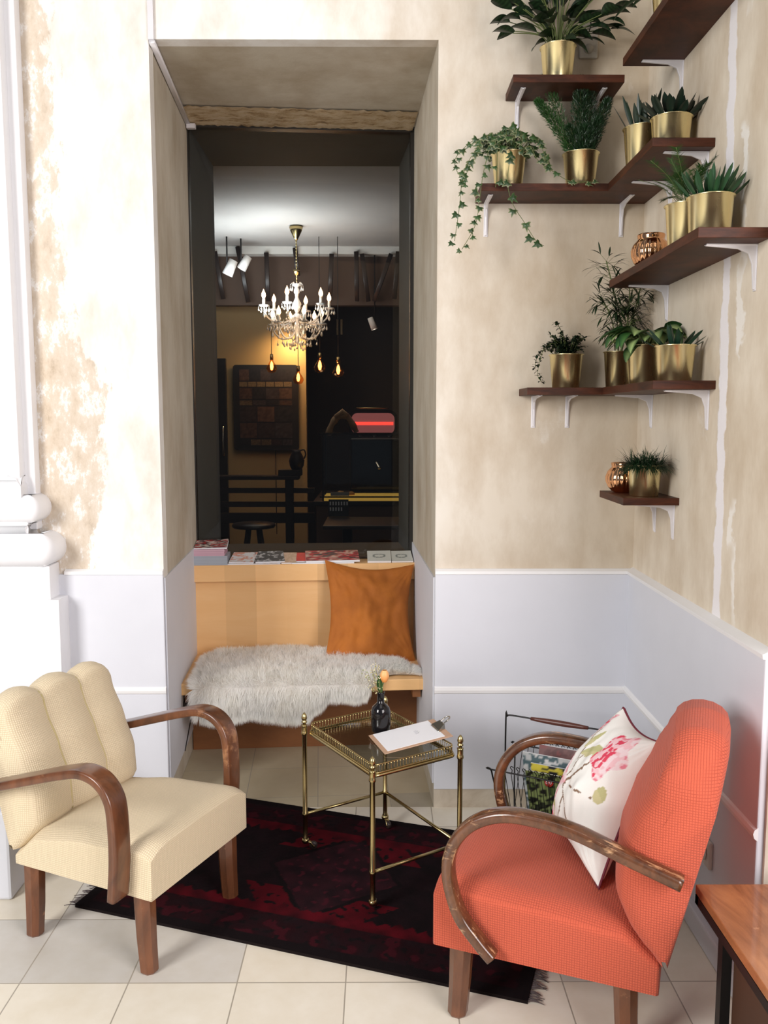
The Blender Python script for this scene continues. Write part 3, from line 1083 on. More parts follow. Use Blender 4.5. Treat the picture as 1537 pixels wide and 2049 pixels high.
# ---- pillow builder
def pillow(name, mat, corners, thick, n=44, pinch=.06, colfn=None, seed=0, wr=.008, parent=None, back=1.0, bow=0):
    A, B, Cc, D = [Vector(p) for p in corners]     # top-left, top-right, bottom-right, bottom-left
    nrm = (B - A).cross(D - A).normalized()
    cen = (A + B + Cc + D) / 4

    def P(a, b, s_):
        # edges pulled in between the corners
        ea = pinch * math.sin(PI * a) * (1 - 2 * b)
        eb = pinch * math.sin(PI * b) * (1 - 2 * a)
        aa, bb = a + eb * 1.0, b + ea * 1.0
        p = A * (1 - aa) * (1 - bb) + B * aa * (1 - bb) + Cc * aa * bb + D * (1 - aa) * bb
        x, y = 2 * a - 1, 2 * b - 1
        h = max(0, (1 - abs(x) ** 2.4)) ** .55 * max(0, (1 - abs(y) ** 2.4)) ** .55
        w = mnoise.noise(Vector((a * 3.1 + seed, b * 3.1, s_ * 2))) * wr * 2.2 + mnoise.noise(Vector((a * 9 + seed, b * 7, s_ * 5))) * wr
        ed = 1 - max(abs(x), abs(y)) ** 6
        # creases running from the corners
        cr = sum(math.sin(math.atan2(b - cb, a - ca) * 22 + seed) * math.exp(-((a - ca) ** 2 + (b - cb) ** 2) / .045) for ca, cb in ((0, 0), (1, 0), (1, 1), (0, 1)))
        t_ = thick * h * (1.0 if s_ > 0 else back)
        return p + nrm * (s_ * t_ * .5 + (w + cr * wr * .5) * ed * .8 + bow * (1 - x * x) * (1 - y * y))
    m = M()
    m.grid(n, n, lambda a, b: P(a, b, 1), (lambda a, b: colfn(a, b, 1)) if colfn else None)
    m.grid(n, n, lambda a, b: P(1 - a, b, -1), (lambda a, b: colfn(1 - a, b, -1)) if colfn else None)
    o = m.build(name, mat, parent, colors=bool(colfn), recalc=False)
    return o, P


cshape = [nw(.628, .735, .875), nw(1.058, .72, .85), nw(1.052, .58, .405), nw(.615, .52, .405)]
cu, _ = pillow('cushion', MT['velvet'], cshape, .14, 64, .075, None, 4, .017, None, .6)
tag(cu, 'large amber velvet cushion leaning in the right corner of the birch bench', 'cushion')

# ---- sheepskin
random.seed(7)
VB = [(.02, .50), (.045, .62), (.09, .71), (.2, .715), (.3, .74), (.4, .765), (.5, .76), (.6, .70), (.72, .61), (.83, .52), (.93, .45), (1.035, .385)]
DROP = [(.02, .03), (.05, .07), (.08, .135), (.14, .15), (.19, .155), (.25, .135), (.31, .125), (.38, .14), (.46, .152), (.54, .15), (.59, .115), (.64, .06), (.69, .055), (.75, .07), (.80, .055), (.83, .02), (.87, -.05), (.93, -.08), (1.035, -.07)]


def fur_pt(a, b):
    u = .06 + a * .965
    vb = interp(u, VB)
    dr = interp(u, DROP)
    vf = .275
    total = (vb - vf) + dr
    p = b * total
    hump = .024 + .014 * mnoise.noise(Vector((u * 7, b * 5, 2)))
    e = min(1, b * 9) * min(1, (1 - b) * 9) * min(1, a * 16) * min(1, (1 - a) * 16)
    hump = .004 + hump * e
    r = .025
    s = (vb - p) - vf            # distance still to run on the seat
    if s > 0:
        pos = nw(u, vb - p, .414 + hump)
        nr = Vector((0, 0, 1))
    else:
        d = -s
        if d < r * PI / 2:
            an = d / r
            pos = nw(u, vf - r * math.sin(an) - hump * math.sin(an), .414 - r + r * math.cos(an) + hump * math.cos(an))
            nr = Vector((0, -math.sin(an), math.cos(an)))
        else:
            pos = nw(u, vf - r - hump, .414 - r - (d - r * PI / 2))
            nr = Vector((0, -1, 0))
    return pos, nr


fb = M().grid(110, 60, lambda a, b: fur_pt(a, b)[0])
skin = fb.build('sheepskin', MT['fur'])
tag(skin, 'shaggy white sheepskin draped over the front of the birch bench', 'sheepskin')
fm = M()
V = []; Fc = []
for k in range(120000):
    a, b = random.random(), random.random()
    if random.random() < .18:
        if random.random() < .6: b = 1 - random.random() * .02
        elif random.random() < .5: b = random.random() * .02
        else: a = random.choice((random.random() * .015, 1 - random.random() * .015))
    pos, nr = fur_pt(a, b)
    cl = mnoise.noise_vector(Vector((a * 34, b * 22, 0)))
    out = Vector((0, 0, 0))
    if b > .95: out += Vector((0, -.2, -1.0 if nr.y < -.5 else -.2))
    if b < .05: out += Vector((0, .8, .2))
    if a < .03: out += Vector((-.8, 0, 0))
    if a > .97: out += Vector((.8, 0, 0))
    d = (nr * .8 + cl * .55 + Vector((random.uniform(-.3, .3), random.uniform(-.3, .3) - .15, random.uniform(-.2, .2))) + out)
    if nr.z < .5:
        d += Vector((0, 0, -.7))
    d.normalize()
    ln = random.uniform(.022, .048)
    sd = d.cross(Vector((random.uniform(-1, 1), random.uniform(-1, 1), random.uniform(-1, 1)))).normalized() * random.uniform(.0005, .0009)
    mid = pos + d * ln * .55
    tip = pos + d * ln + Vector((0, -.002, -.007)) + cl * .004
    if nr.z > .5 and tip.z < .418: tip.z = .418
    i = len(V)
    V += [tuple(pos - sd), tuple(pos + sd), tuple(mid + sd * .8), tuple(mid - sd * .8), tuple(tip)]
    Fc += [(i, i + 1, i + 2, i + 3), (i + 3, i + 2, i + 4)]
fm.v = V; fm.f = Fc; fm.c = [(1, 1, 1)] * len(V); fm.sm = [True] * len(Fc)
hair = fm.build('wool', MT['fur'], skin)
tag(hair, None, None, None, 'stuff')

# ---- printed matter on the ledge
def cover(seed, pal, scale=5.0):
    def f(a, b):
        v = mnoise.noise(Vector((a * scale + seed * 3.3, b * scale * 1.2 - seed, seed)))
        w = mnoise.noise(Vector((a * scale * .6 - seed, b * scale * .8, seed * 2.2)))
        k = int((v * .5 + .5) * len(pal) * 1.3 + (w > .12)) % len(pal)
        return pal[k]
    return f


def magazine(name, label, cx, cy, z, w, h, t, rz, colfn, cat='magazine', group=None, curl=0, tilt=15):
    r = thing(name, (cx, cy, z + math.sin(R(tilt)) * h / 2), rz, label, cat, group)
    r.rotation_euler = (R(tilt), 0, R(rz))
    m = M().box(-w / 2, w / 2, -h / 2, h / 2, 0, t)
    m.build('pages', MT['paper'], r)
    c_ = M().grid(24, 24, lambda a, b: (-w / 2 + w * a, -h / 2 + h * b, t + .0008 + curl * (a * a + .4 * b * b) * .5), colfn, smooth=False)
    c_.build('cover', MT['vcol'], r, colors=True)
    return r


RED = (.42, .02, .025); WHT = (.80, .79, .80); BLK = (.03, .03, .035); TAN = (.62, .42, .27); PNK = (.68, .42, .47)
lz = .8535
# stack of leaflets at the left end
stt = thing('leaflet_stack', tuple(nw(.082, .815, lz)), 4, 'thick stack of pink and grey leaflets at the left end of the ledge', 'leaflets')
m = M()
for k in range(46):
    dx = random.uniform(-.002, .002)
    z = k * .00165
    q = k / 46
    colr = mix3((.45, .50, .55), (.40, .43, .50), random.random()) if q < .58 else mix3((.74, .50, .58), (.62, .36, .46), random.random())
    dy = -.002 if q < .6 else 0
    m.box(-.082 + dx, .082 + dx + (.0 if q < .58 else -.014), -.068 + dy, .065, z, z + .00135, col=colr)
m.build('sheets', MT['vcol'], stt, colors=True)['kind'] = 'stuff'
magazine('brochure', 'red glossy brochure lying on top of the pink and grey leaflet stack', *nw(.082, .815)[:2], lz + .0765, .155, .125, .006, 6, cover(4, [RED, (.30, .02, .03), RED, (.7, .6, .55), BLK]), 'brochure', None, .012, 8)
magazine('magazine', 'thin white magazine under the others just right of the leaflet stack', *nw(.285, .81)[:2], lz, .26, .125, .004, 4, cover(2, [WHT, WHT, TAN]), tilt=0)
magazine('brochure', 'white brochure with a red figure beside the leaflet stack', *nw(.235, .812)[:2], lz + .005, .12, .115, .006, -4, cover(9, [WHT, WHT, (.75, .35, .25), WHT]), 'brochure', None, .004)
magazine('magazine', 'black magazine with pale blotches right of the white brochure', *nw(.36, .815)[:2], lz + .0055, .14, .12, .008, 10, cover(5, [BLK, BLK, (.5, .5, .52), BLK, BLK]))
magazine('booklet', 'tan booklet sticking out beside the black magazine', *nw(.455, .815)[:2], lz, .07, .12, .006, 3, cover(3, [TAN, (.7, .5, .36)]), 'booklet')
magazine('booklet', 'small bright red booklet between the tan booklet and dark magazine', *nw(.525, .825)[:2], lz, .07, .10, .010, 4, cover(6, [(.70, .03, .015), (.62, .03, .02)]), 'booklet')
magazine('newspaper', 'folded grey newspaper under the dark glossy magazine', *nw(.62, .812)[:2], lz, .30, .125, .005, 4, cover(7, [(.5, .5, .5), (.66, .66, .64)]), 'newspaper', tilt=0)
magazine('magazine', 'dark glossy magazine with red patches lying in the middle of the ledge', *nw(.665, .815)[:2], lz + .0055, .26, .12, .009, 7, cover(8, [(.10, .06, .05), (.35, .10, .06), (.55, .38, .30), RED, (.05, .03, .03)], 6))
magazine('magazine', 'red covered magazine leaning behind the dark glossy one', *nw(.73, .85)[:2], lz + .0155, .11, .06, .010, 2, cover(12, [RED, (.5, .04, .04)]))
PAPG = [(.62, .62, .56), (.66, .66, .60), (.62, .62, .56), (.25, .27, .25)]
magazine('flyer', 'left of two pale grey flyers with round sketches near the cushion', *nw(.895, .815)[:2], lz, .115, .12, .009, 2, lambda a, b: ((.22, .24, .22) if abs(((a - .5) ** 2 * 1.0 + (b - .5) ** 2 * 2.2) ** .5 - .24) < .05 else (.62, .62, .56)), 'flyer', None, .003)
magazine('flyer', 'right of two pale grey flyers with round sketches, at the right end of the ledge', *nw(1.005, .815)[:2], lz, .105, .12, .007, 5, lambda a, b: ((.22, .24, .22) if abs(((a - .5) ** 2 * 1.0 + (b - .5) ** 2 * 2.2) ** .5 - .24) < .05 else (.60, .60, .54)), 'flyer', None, .003)

# ================================================================== RUG
RS0, RS1, RN0, RN1 = -.70, .74, -.972, -.115


def rug_col(a, b):
    s_ = (a - .5) * 1.44
    n_ = (b - .5) * .857
    ns = mnoise.noise
    wob = ns(Vector((a * 30, b * 18, 0))) * .02
    jag = abs((a * 34) % 1 - .5) * .05
    blk = (.008, .005, .006); deep = (.020, .003, .005); red = (.095, .004, .009); dim = (.013, .006, .008)
    ex, ey = .72 - abs(s_), .4285 - abs(n_)
    e = min(ex, ey)
    if e < .035: return blk
    fl = ns(Vector((a * 26, b * 16, 5)))
    fl2 = ns(Vector((a * 60, b * 36, 9)))
    if e < .15:
        c = mix3(dim, deep, .5 + fl)
        if fl > .22: c = (.040, .005, .009)
        if fl2 > .3: c = blk
        return c
    if e < .19 + jag * .8 + wob:
        return mix3(deep, red, .55 + fl)
    # central hexagonal medallion
    hx = abs(s_) / .36 + abs(n_) / .42
    if hx < .62 + wob:
        c = mix3(dim, (.030, .008, .012), .5 + fl)
        return (.05, .008, .014) if fl2 > .34 else c
    if hx < .68 + wob: return blk
    if hx < 1.05 and e < .30:
        c = mix3(deep, red, .75 + .5 * fl)
        return blk if fl2 > .28 else c
    c = mix3(dim, blk, .5 + fl)
    return c


rug = thing('rug', (.948 * .02 + .318 * -.5435, -.318 * .02 + .948 * -.5435, 0), -18.54, 'dark red and black patterned wool rug under the brass tray table', 'rug')
m = M()
m.grid(320, 200, lambda a, b: ((a - .5) * 1.44, (b - .5) * .857, .011 + .0008 * mnoise.noise(Vector((a * 90, b * 60, 0)))), rug_col)
m.box(-.72, .72, -.4285, .4285, 0, .0095, col=(.012, .008, .008))
m.build('pile', MT['vcol_matte'], rug, colors=True)
for sgn in (-1, 1):
    m = M()
    for k in range(150):
        y = -.425 + .85 * k / 149 + random.uniform(-.002, .002)
        l_ = random.uniform(.02, .045)
        y2 = y + random.uniform(-.015, .015)
        m.tube([(sgn * .718, y, .007), (sgn * (.72 + l_ * .5), (y + y2) / 2, .007), (sgn * (.72 + l_), y2, .003)], [.0022, .0016, .0008], 4)
    m.build('fringe', simple('dark_fringe', (.09, .07, .07), .95), rug)['kind'] = 'stuff'

# ================================================================== ARMCHAIRS
def armchair(name, loc, rz, label, fabric, armwood, legwood, arm_pts, arm_w, arm_t, top_fn, front_fn, lobes, seat_top, round_arm=.3, seat_bot=.235, w2=.235, sx0=-.245, sx1=.26):
    r = thing(name, loc, rz, label, 'armchair')
    # seat: rounded block with crowned top
    m = M()
    prof = 14

    def seat_pt(a, b):
        # a around the closed cross-section in y/z, b along x
        x = sx0 + (sx1 - sx0) * b
        return x
    def topz(x, y):
        fx = (x - sx0) / (sx1 - sx0)
        z = seat_top(fx)
        e = min(1, (w2 - abs(y)) / .06)
        e2 = min(1, max(0, (sx1 - x) / .05))
        z -= .020 * (1 - math.sin(PI / 2 * max(0, e))) + .018 * (1 - math.sin(PI / 2 * e2))
        return z + .010 * math.cos(PI * y / (2 * w2))
    NX, NY = 26, 26
    m.grid(NY, NX, lambda a, b: (sx0 + (sx1 - sx0) * b, (a - .5) * 2 * w2, topz(sx0 + (sx1 - sx0) * b, (a - .5) * 2 * w2)))
    # sides
    def sidepts(b, h, s_):
        x = sx0 + (sx1 - sx0) * b
        zt = topz(x, w2)
        z = seat_bot + (zt - seat_bot) * h
        return (x, s_ * w2, z)
    m.grid(NX, 8, lambda b, h: sidepts(b, h, -1))
    m.grid(NX, 8, lambda b, h: sidepts(1 - b, h, 1))
    m.grid(NY, 8, lambda a, h: (sx1, (a - .5) * 2 * w2, seat_bot + (topz(sx1, (a - .5) * 2 * w2) - seat_bot) * h))
    m.grid(NY, 8, lambda a, h: (sx0, (.5 - a) * 2 * w2, seat_bot + (topz(sx0, (a - .5) * 2 * w2) - seat_bot) * h))
    m.quad((sx0, w2, seat_bot), (sx1, w2, seat_bot), (sx1, -w2, seat_bot), (sx0, -w2, seat_bot))
    o = m.build('seat', fabric, r, recalc=True)
    b_ = o.modifiers.new('bevel', 'BEVEL'); b_.width = .018; b_.segments = 4; b_.limit_method = 'ANGLE'; b_.angle_limit = R(38)
    # backrest
    NYB, NP = 64, 36

    def back_pt(a, b):
        # a: 0..1 across (y), b: 0..1 around section: front bottom -> top -> rear bottom
        y = (a - .5) * 2 * w2
        ez = 1 - abs(2 * a - 1) ** 10
        top = top_fn(y)
        lob = lobes(y)
        zb = .275
        if b < .5:
            t_ = b / .5
            z = zb + (top - .045 - zb) * t_
            x = front_fn((z - .25) / (.75 - .25) * (0.75 - .25) + .0) if False else front_fn(z)
            bul = (.020 * lob - .012) * min(1, t_ * 4)
            x += bul
            x -= (1 - ez) * .02
        elif b < .72:
            t_ = (b - .5) / .22
            an = PI * t_
            xf = front_fn(top - .045) + (.020 * lob - .012) - (1 - ez) * .02
            xr = rear(top - .045)
            cx, rx = (xf + xr) / 2, (xf - xr) / 2
            x = cx + rx * math.cos(an)
            z = top - .045 + .045 * math.sin(an)
        else:
            t_ = (b - .72) / .28
            z = top - .045 + (zb - (top - .045)) * t_
            x = rear(z)
        return (x, y, z)

    def rear(z):
        return sx0 - .004 - (z - .22) * .235
    m = M()
    m.grid(NYB, NP, lambda a, b: back_pt(a, b))
    # side caps
    for s_, a in ((0, 0.0), (1, 1.0)):
        ring = [back_pt(a, k / NP) for k in range(NP + 1)]
        cz = sum(p[2] for p in ring) / len(ring); cx = sum(p[0] for p in ring) / len(ring)
        n_ = len(ring)
        inner = [(p[0] * .6 + front_rear_mid(p, rear) * .4, p[1] + (.008 if s_ else -.008), p[2] * .92 + cz * .08) for p in ring]
        vs = ring + inner
        fs = [((k), (k + 1), n_ + k + 1, n_ + k) for k in range(n_ - 1)]
        half = n_ // 2
        for k in range(half):
            fs.append((n_ + k, n_ + k + 1, n_ + n_ - 2 - k, n_ + n_ - 1 - k))
        m.add(vs, fs, True)
    bo = m.build('backrest', fabric, r, recalc=True)
    # legs
    for sx, sy in ((1, 1), (1, -1), (-1, 1), (-1, -1)):
        x, y = (.205 if sx > 0 else -.205), sy * .20
        top_w, bot_w = .029, .024
        m = M()
        prof_ = [(1, .45), (.45, 1), (-.45, 1), (-1, .45), (-1, -.45), (-.45, -1), (.45, -1), (1, -.45)]
        vs = []
        for z, w_, dx in ((seat_bot + .01, top_w, 0), (.10, (top_w + bot_w) / 2, .004 * sx), (.006, bot_w, .010 * sx), (0, bot_w * .85, .010 * sx)):
            for pa, pb in prof_:
                vs.append((x + dx + pa * w_, y + pb * w_, z))
        fs = []
        for i in range(3):
            for j in range(8):
                fs.append((i * 8 + j, (i + 1) * 8 + j, (i + 1) * 8 + (j + 1) % 8, i * 8 + (j + 1) % 8))
        fs.append(tuple(range(8))); fs.append(tuple(range(31, 23, -1)))
        m.add(vs, fs, False)
        m.build('leg', legwood, r, recalc=True)
    # arms
    path = catmull([(x, 0, z) for x, z in arm_pts], 8)
    for s_ in (-1, 1):
        m = M()
        m.band([(p.x, s_ * .268, p.z) for p in path], arm_w, arm_t, (0, 1, 0), round_arm, 16)
        m.build('armrest', armwood, r)
    return r, back_pt


def front_rear_mid(p, rear):
    return (p[0] + rear(p[2])) / 2 if p[0] > rear(p[2]) + .01 else p[0] + .01


def creamtop(y):
    yy = (y + .0) / .235
    l_ = abs(math.sin(PI * (yy * 1.5 + .5)))    # three lobes
    return .712 + .030 * l_ ** .7 - .02 * abs(yy) ** 4


def creamlobe(y):
    return abs(math.sin(PI * (y / .235 * 1.5 + .5))) ** .6 * 1.0


def front_profile(z):
    return interp(z, [(.28, -.270), (.32, -.228), (.36, -.197), (.42, -.174), (.52, -.180), (.60, -.205), (.68, -.245), (.76, -.29), (.84, -.325)])


def cream_front(z):
    return interp(z, [(.275, -.232), (.31, -.192), (.36, -.158), (.45, -.163), (.55, -.203), (.65, -.25), (.74, -.29)])


cream, bp = armchair('armchair', (-.765, -.742, 0), -24.3, 'cream waffle fabric armchair with channelled back and bentwood arms', MT['cream_fabric'], MT['beechwood'], MT['beechwood'],
         [(-.33, .468), (-.25, .492), (-.12, .534), (.0, .572), (.075, .588), (.135, .572), (.172, .525), (.182, .45), (.182, .35), (.172, .245)], .033, .0135,
         creamtop, cream_front, creamlobe, lambda f: interp(f, [(0, .28), (.16, .345), (.5, .372), (1, .385)]), .35)
for y in (-.0783, .0783):
    pts = [Vector(bp((y / .235 + 1) / 2, .10 + .60 * k / 24)) for k in range(25)]
    M().tube([(p.x + .002, p.y, p.z + .001) for p in pts], .0028, 6).build('piping', MT['piping_cream'], cream)


def coraltop(y):
    yy = abs(y) / .235
    return .835 - .095 * max(0, (yy - .45) / .55) ** 1.5 - .03 * yy


coral, _ = armchair('armchair', (.477, -1.082, 0), 158.5, 'coral red waffle fabric armchair with worn bentwood arms, floral pillow on it', MT['coral_fabric'], MT['worn_wood'], MT['beechwood'],
         [(-.325, .508), (-.20, .548), (-.09, .585), (.0, .600), (.09, .597), (.165, .560), (.212, .495), (.222, .42), (.195, .325), (.145, .262), (.108, .225)], .023, .0155,
         coraltop, front_profile, lambda y: 1.3 * math.cos(y / .235 * PI / 2) ** .6 if abs(y) < .2349 else 0, lambda f: interp(f, [(0, .29), (.16, .345), (.5, .362), (1, .375)]), .55, .20, .235, -.283, .275)

# ---- floral pillow on the coral chair
def floral(a, b, s_):
    base = (.82, .80, .76)
    if s_ > 0: return (.83, .78, .78)
    c = base
    n1 = mnoise.noise(Vector((a * 14, b * 14, 1)))
    def stem(p, q, w):
        ax, ay = p; bx, by = q
        dx, dy = bx - ax, by - ay
        t_ = max(0, min(1, ((a - ax) * dx + (b - ay) * dy) / (dx * dx + dy * dy)))
        ex, ey = a - (ax + dx * t_), b - (ay + dy * t_)
        ex += .012 * math.sin(t_ * 9)
        return ex * ex + ey * ey < w * w * 1.3
    for p, q, w in (((.30, .62), (.55, .42), .011), ((.55, .42), (.62, .30), .009), ((.30, .62), (.80, .55), .008), ((.30, .62), (.62, .86), .009), ((.40, .70), (.38, .92), .007), ((.10, .70), (.30, .62), .013), ((.30, .62), (.40, .35), .006), ((.25, .15), (.35, .40), .008)):
        if stem(p, q, w): c = (.22, .13, .08)
    for cx, cy, rx, ry, ang in ((.60, .27, .13, .045, .3), (.45, .30, .12, .045, -.4), (.20, .86, .06, .11, .2), (.86, .50, .05, .07, .6), (.33, .22, .035, .10, .4), (.10, .42, .04, .09, .1)):
        dx, dy = a - cx, b - cy
        u_, v_ = dx * math.cos(ang) + dy * math.sin(ang), -dx * math.sin(ang) + dy * math.cos(ang)
        if (u_ / rx) ** 2 + (v_ / ry) ** 2 < 1 + .4 * n1: c = (.55, .50, .27) if v_ > 0 else (.47, .45, .22)
    for cx, cy, r_, sd in ((.74, .22, .165, 1), (.15, .60, .15, 2), (.14, .14, .09, 3), (.14, .90, .09, 4)):
        d = math.hypot((a - cx) / 1.0, (b - cy) / 1.15)
        rr = r_ * (1 + .16 * math.sin(5 * math.atan2(b - cy, a - cx) + sd))
        if d < rr:
            pt = mnoise.noise(Vector((a * 22 + sd, b * 22, sd * 3)))
            k = d / rr
            c = (.80, .50, .53) if pt > -.02 else (.82, .66, .68)
            if (pt < -.12 and a < cx + .02) or (k < .35 and pt > .05): c = (.66, .05, .10)
            if k > .85 and pt > .1: c = (.72, .22, .28)
    return c


PC = [(.700, -.90, .725), (.745, -1.075, .690), (.555, -1.225, .365), (.505, -.885, .372)]
# ordered so that the print faces the camera side
PA, PB, PCc, PD = [Vector(p) for p in PC]
pl, PF = pillow('pillow', MT['cloth_print'], [PA, PB, PCc, PD], .17, 110, .05, floral, 9, .009, None, 1.35)
tag(pl, 'white floral pillow with dark red piping leaning on the coral armchair', 'pillow')
m = M()
edge_pts = [PF(k / 40, 0, 1) for k in range(41)] + [PF(1, k / 40, 1) for k in range(1, 41)] + [PF(1 - k / 40, 1, 1) for k in range(1, 41)] + [PF(0, 1 - k / 40, 1) for k in range(1, 40)]
m.tube(edge_pts, .0038, 6, closed=True)
m.build('piping', simple('burgundy_piping', (.13, .012, .025), .8), pl)

# ================================================================== BRASS TRAY TABLE
TA, TB, TC = Vector((-.023, -.748, 0)), Vector((-.278, -.36, 0)), Vector((.264, -.57, 0))
ex = (TC - TA).normalized()
tang = math.degrees(math.atan2(ex.y, ex.x))
tt = thing('tray_table', (TA.x, TA.y, .011), tang, 'brass tray table with pierced gallery rail, glass top and castors', 'tray table')
TW, TL = .338, .464
z_off = -.011
for i, (x, y) in enumerate(((0, 0), (TW, 0), (TW, TL), (0, TL))):
    lg = M().lathe([(0, .05), (.0105, .05), (.0105, .055), (.0085, .06), (.0085, .135), (.011, .138), (.011, .148), (.0085, .151), (.0085, .435), (.0115, .44), (.0115, .446), (.010, .449), (.010, .470), (.0115, .473), (0, .474)], 14, (x, y, z_off)).build('leg', MT['brass_old'], tt)
    M().lathe([(.006, .472), (.005, .478), (.010, .483), (.010, .487), (.006, .489), (.0095, .494), (.0105, .500), (.008, .510), (.003, .517), (0, .519)], 14, (x, y, z_off)).build('finial', MT['brass_old'], lg)
    m = M()
    ang = (.8, 2.2, 4.6, -.5)[i]
    dx, dy = math.cos(ang), math.sin(ang)
    m.lathe([(0, .036), (.011, .036), (.014, .044), (.011, .053), (0, .054)], 14, (x, y, z_off))
    m.band(catmull([(x, y, .04 + z_off), (x + dx * .016, y + dy * .016, .038 + z_off), (x + dx * .03, y + dy * .03, .022 + z_off), (x + dx * .03, y + dy * .03, .015)], 4), .008, .0035, (-dy, dx, 0), .4, 12)
    cs = m.build('caster', MT['brass_old'], lg)
    wm = Matrix.Translation((x + dx * .028, y + dy * .028, .0145)) @ Matrix.Rotation(math.atan2(dy, dx), 4, 'Z') @ Matrix.Rotation(PI / 2, 4, 'X')
    M().lathe([(0, -.007), (.012, -.007), (.0145, -.004), (.0145, .004), (.012, .007), (0, .007)], 18, (0, 0, 0), None, None, wm).build('wheel', MT['black_wood'], lg)
# tray frame and gallery with its cut out openings
m = M()
ci = .012
rp = []
for cx, cy, a0 in ((TW - .03, .03, -90), (TW - .03, TL - .03, 0), (.03, TL - .03, 90), (.03, .03, 180)):
    for k in range(5):
        a = R(a0 + 90 * k / 4)
        rp.append((cx + (.03 - ci) * math.cos(a), cy + (.03 - ci) * math.sin(a)))
m.tube([(x, y, .447 + z_off) for x, y in rp], .0062, 8, closed=True)
m.tube([(x, y, .455 + z_off) for x, y in rp], .003, 6, closed=True)
m.build('tray_frame', MT['brass_old'], tt)
m = M()
rp2 = [(TW / 2 + (x - TW / 2) * .985, TL / 2 + (y - TL / 2) * .99) for x, y in rp]
m.tube([(x, y, .481 + z_off) for x, y in rp2], .0024, 6, closed=True)
per = []
for i in range(len(rp2)):
    a, b = Vector(rp2[i]), Vector(rp2[(i + 1) % len(rp2)])
    d = (b - a).length
    n_ = max(1, round(d / .0115))
    for k in range(n_):
        per.append(a + (b - a) * k / n_)
for p in per:
    m.lathe([(.0028, .457), (.0014, .461), (.0014, .474), (.0028, .479)], 5, (p.x, p.y, z_off))
m.build('gallery', MT['brass_old'], tt)
M().prism([(x, y) for x, y in rp2], .449 + z_off, .454 + z_off, 'z').build('glass_top', MT['glass'], tt)
zr = .143 + z_off
for a, b in (((0, 0), (TW, 0)), ((0, TL), (TW, TL)), ((TW, 0), (TW, TL))):
    M().tube([(a[0], a[1], zr), (b[0], b[1], zr)], .0058, 8).build('stretcher', MT['brass_old'], tt)

# ---- vase on the tray
TZ = .455
vs_ = thing("bud_vase", (.003, -.368, TZ), 0, 'black glass bud vase holding a tulip on the brass tray table', 'vase')
M().lathe([(0, 0), (.028, 0), (.032, .004), (.034, .03), (.034, .072), (.030, .088), (.018, .100), (.0125, .106), (.0118, .135), (.0145, .138), (.0145, .143), (.010, .143), (.010, .11), (0, .10)], 32).build('body', MT['black_glass'], vs_)


def leaf(m, p0, d, L_, w, up=(0, 0, 1), droop=.0, fold=.15, n=7, cols=((.05, .12, .03), (.05, .12, .03)), shape=0, twist=0, stripes=0):
    p0 = Vector(p0); d = Vector(d).normalized(); up = Vector(up)
    s_ = d.cross(up)
    if s_.length < 1e-4: s_ = d.cross(Vector((1, .2, 0)))
    s_.normalize()
    if twist:
        s_ = Matrix.Rotation(twist, 3, d) @ s_
    rows = []
    cc = []
    p = p0.copy()
    dd = d.copy()
    for i in range(n + 1):
        t_ = i / n
        if shape == 0: ww = math.sin(PI * min(1, t_ * .97 + .015)) ** .8 * (1.15 - .3 * t_)
        elif shape == 1: ww = (1 - t_) ** .6 * (.55 + .8 * t_) if t_ > 0 else .5   # pointed strap
        elif shape == 2: ww = math.sin(PI * t_ ** .55) ** .8 + .02                      # broad heart
        else: ww = max(.03, math.sin(PI * t_ ** 1.3) ** .7)                          # spoon
        nn = s_.cross(dd).normalized()
        hw = w * .5 * ww
        e = p + nn * fold * hw
        k = 1.0 if (stripes and i % 2) else 0.0
        c0, c1 = cols
        cm_ = mix3(c1, c0, k) if stripes else c1
        for q in (-1, -.5, 0, .5, 1):
            rows.append(p + s_ * hw * q + nn * fold * hw * abs(q))
            cc.append(mix3(cm_, c0, abs(q) if not stripes else (1 if abs(q) == 1 else 0)))
        p = p + dd * (L_ / n)
        dd = (dd + Vector((0, 0, -1)) * droop / n).normalized()
    fs = []
    for i in range(n):
        for j in range(4):
            fs.append((i * 5 + j, i * 5 + j + 1, (i + 1) * 5 + j + 1, (i + 1) * 5 + j))
    m.add(rows, fs, True, cc)
    return p


m = M()
m.tube(catmull([(0, 0, .08), (.004, 0, .15), (.012, -.004, .185)], 4), .0022, 5, col=(.16, .24, .08))
leaf(m, (0, 0, .13), (-.10, -.1, 1), .075, .022, (0, 1, 0), .1, .3, 8, ((.03, .10, .02), (.05, .16, .03)))
m.build('stem', MT['leaf'], vs_, colors=True)
m = M()
for k in range(6):
    a = 2 * PI * k / 6
    m.grid(6, 8, lambda u, v, a=a: (.013 + math.cos(a + (u - .5) * 1.5) * .0165 * math.sin(PI * min(1, .12 + .74 * v)) ** .8, -.004 + math.sin(a + (u - .5) * 1.5) * .0165 * math.sin(PI * min(1, .12 + .74 * v)) ** .8, .180 + .042 * v),
           lambda u, v: mix3((.80, .28, .06), (.85, .48, .20), v))
m.build('tulip', MT['vcol'], vs_, colors=True)
random.seed(15)
m = M()
for k in range(6):
    ang = R(random.uniform(120, 250)); tilt = random.uniform(.15, .5)
    tip = Vector((math.cos(ang) * tilt * .13, math.sin(ang) * tilt * .06, random.uniform(.20, .26)))
    pts = catmull([(0, 0, .12), tip * .5 + Vector((0, 0, .05)), tip], 5)
    m.tube(pts, .0008, 4, col=(.30, .24, .12))
    for j in range(14):
        p = pts[random.randrange(4, len(pts))] + Vector([random.uniform(-.012, .012) for _ in range(3)])
        m.lathe([(0, -.003), (.0026, 0), (0, .003)], 5, p, None, random.choice([(.78, .72, .50), (.62, .55, .30), (.30, .34, .12)]))
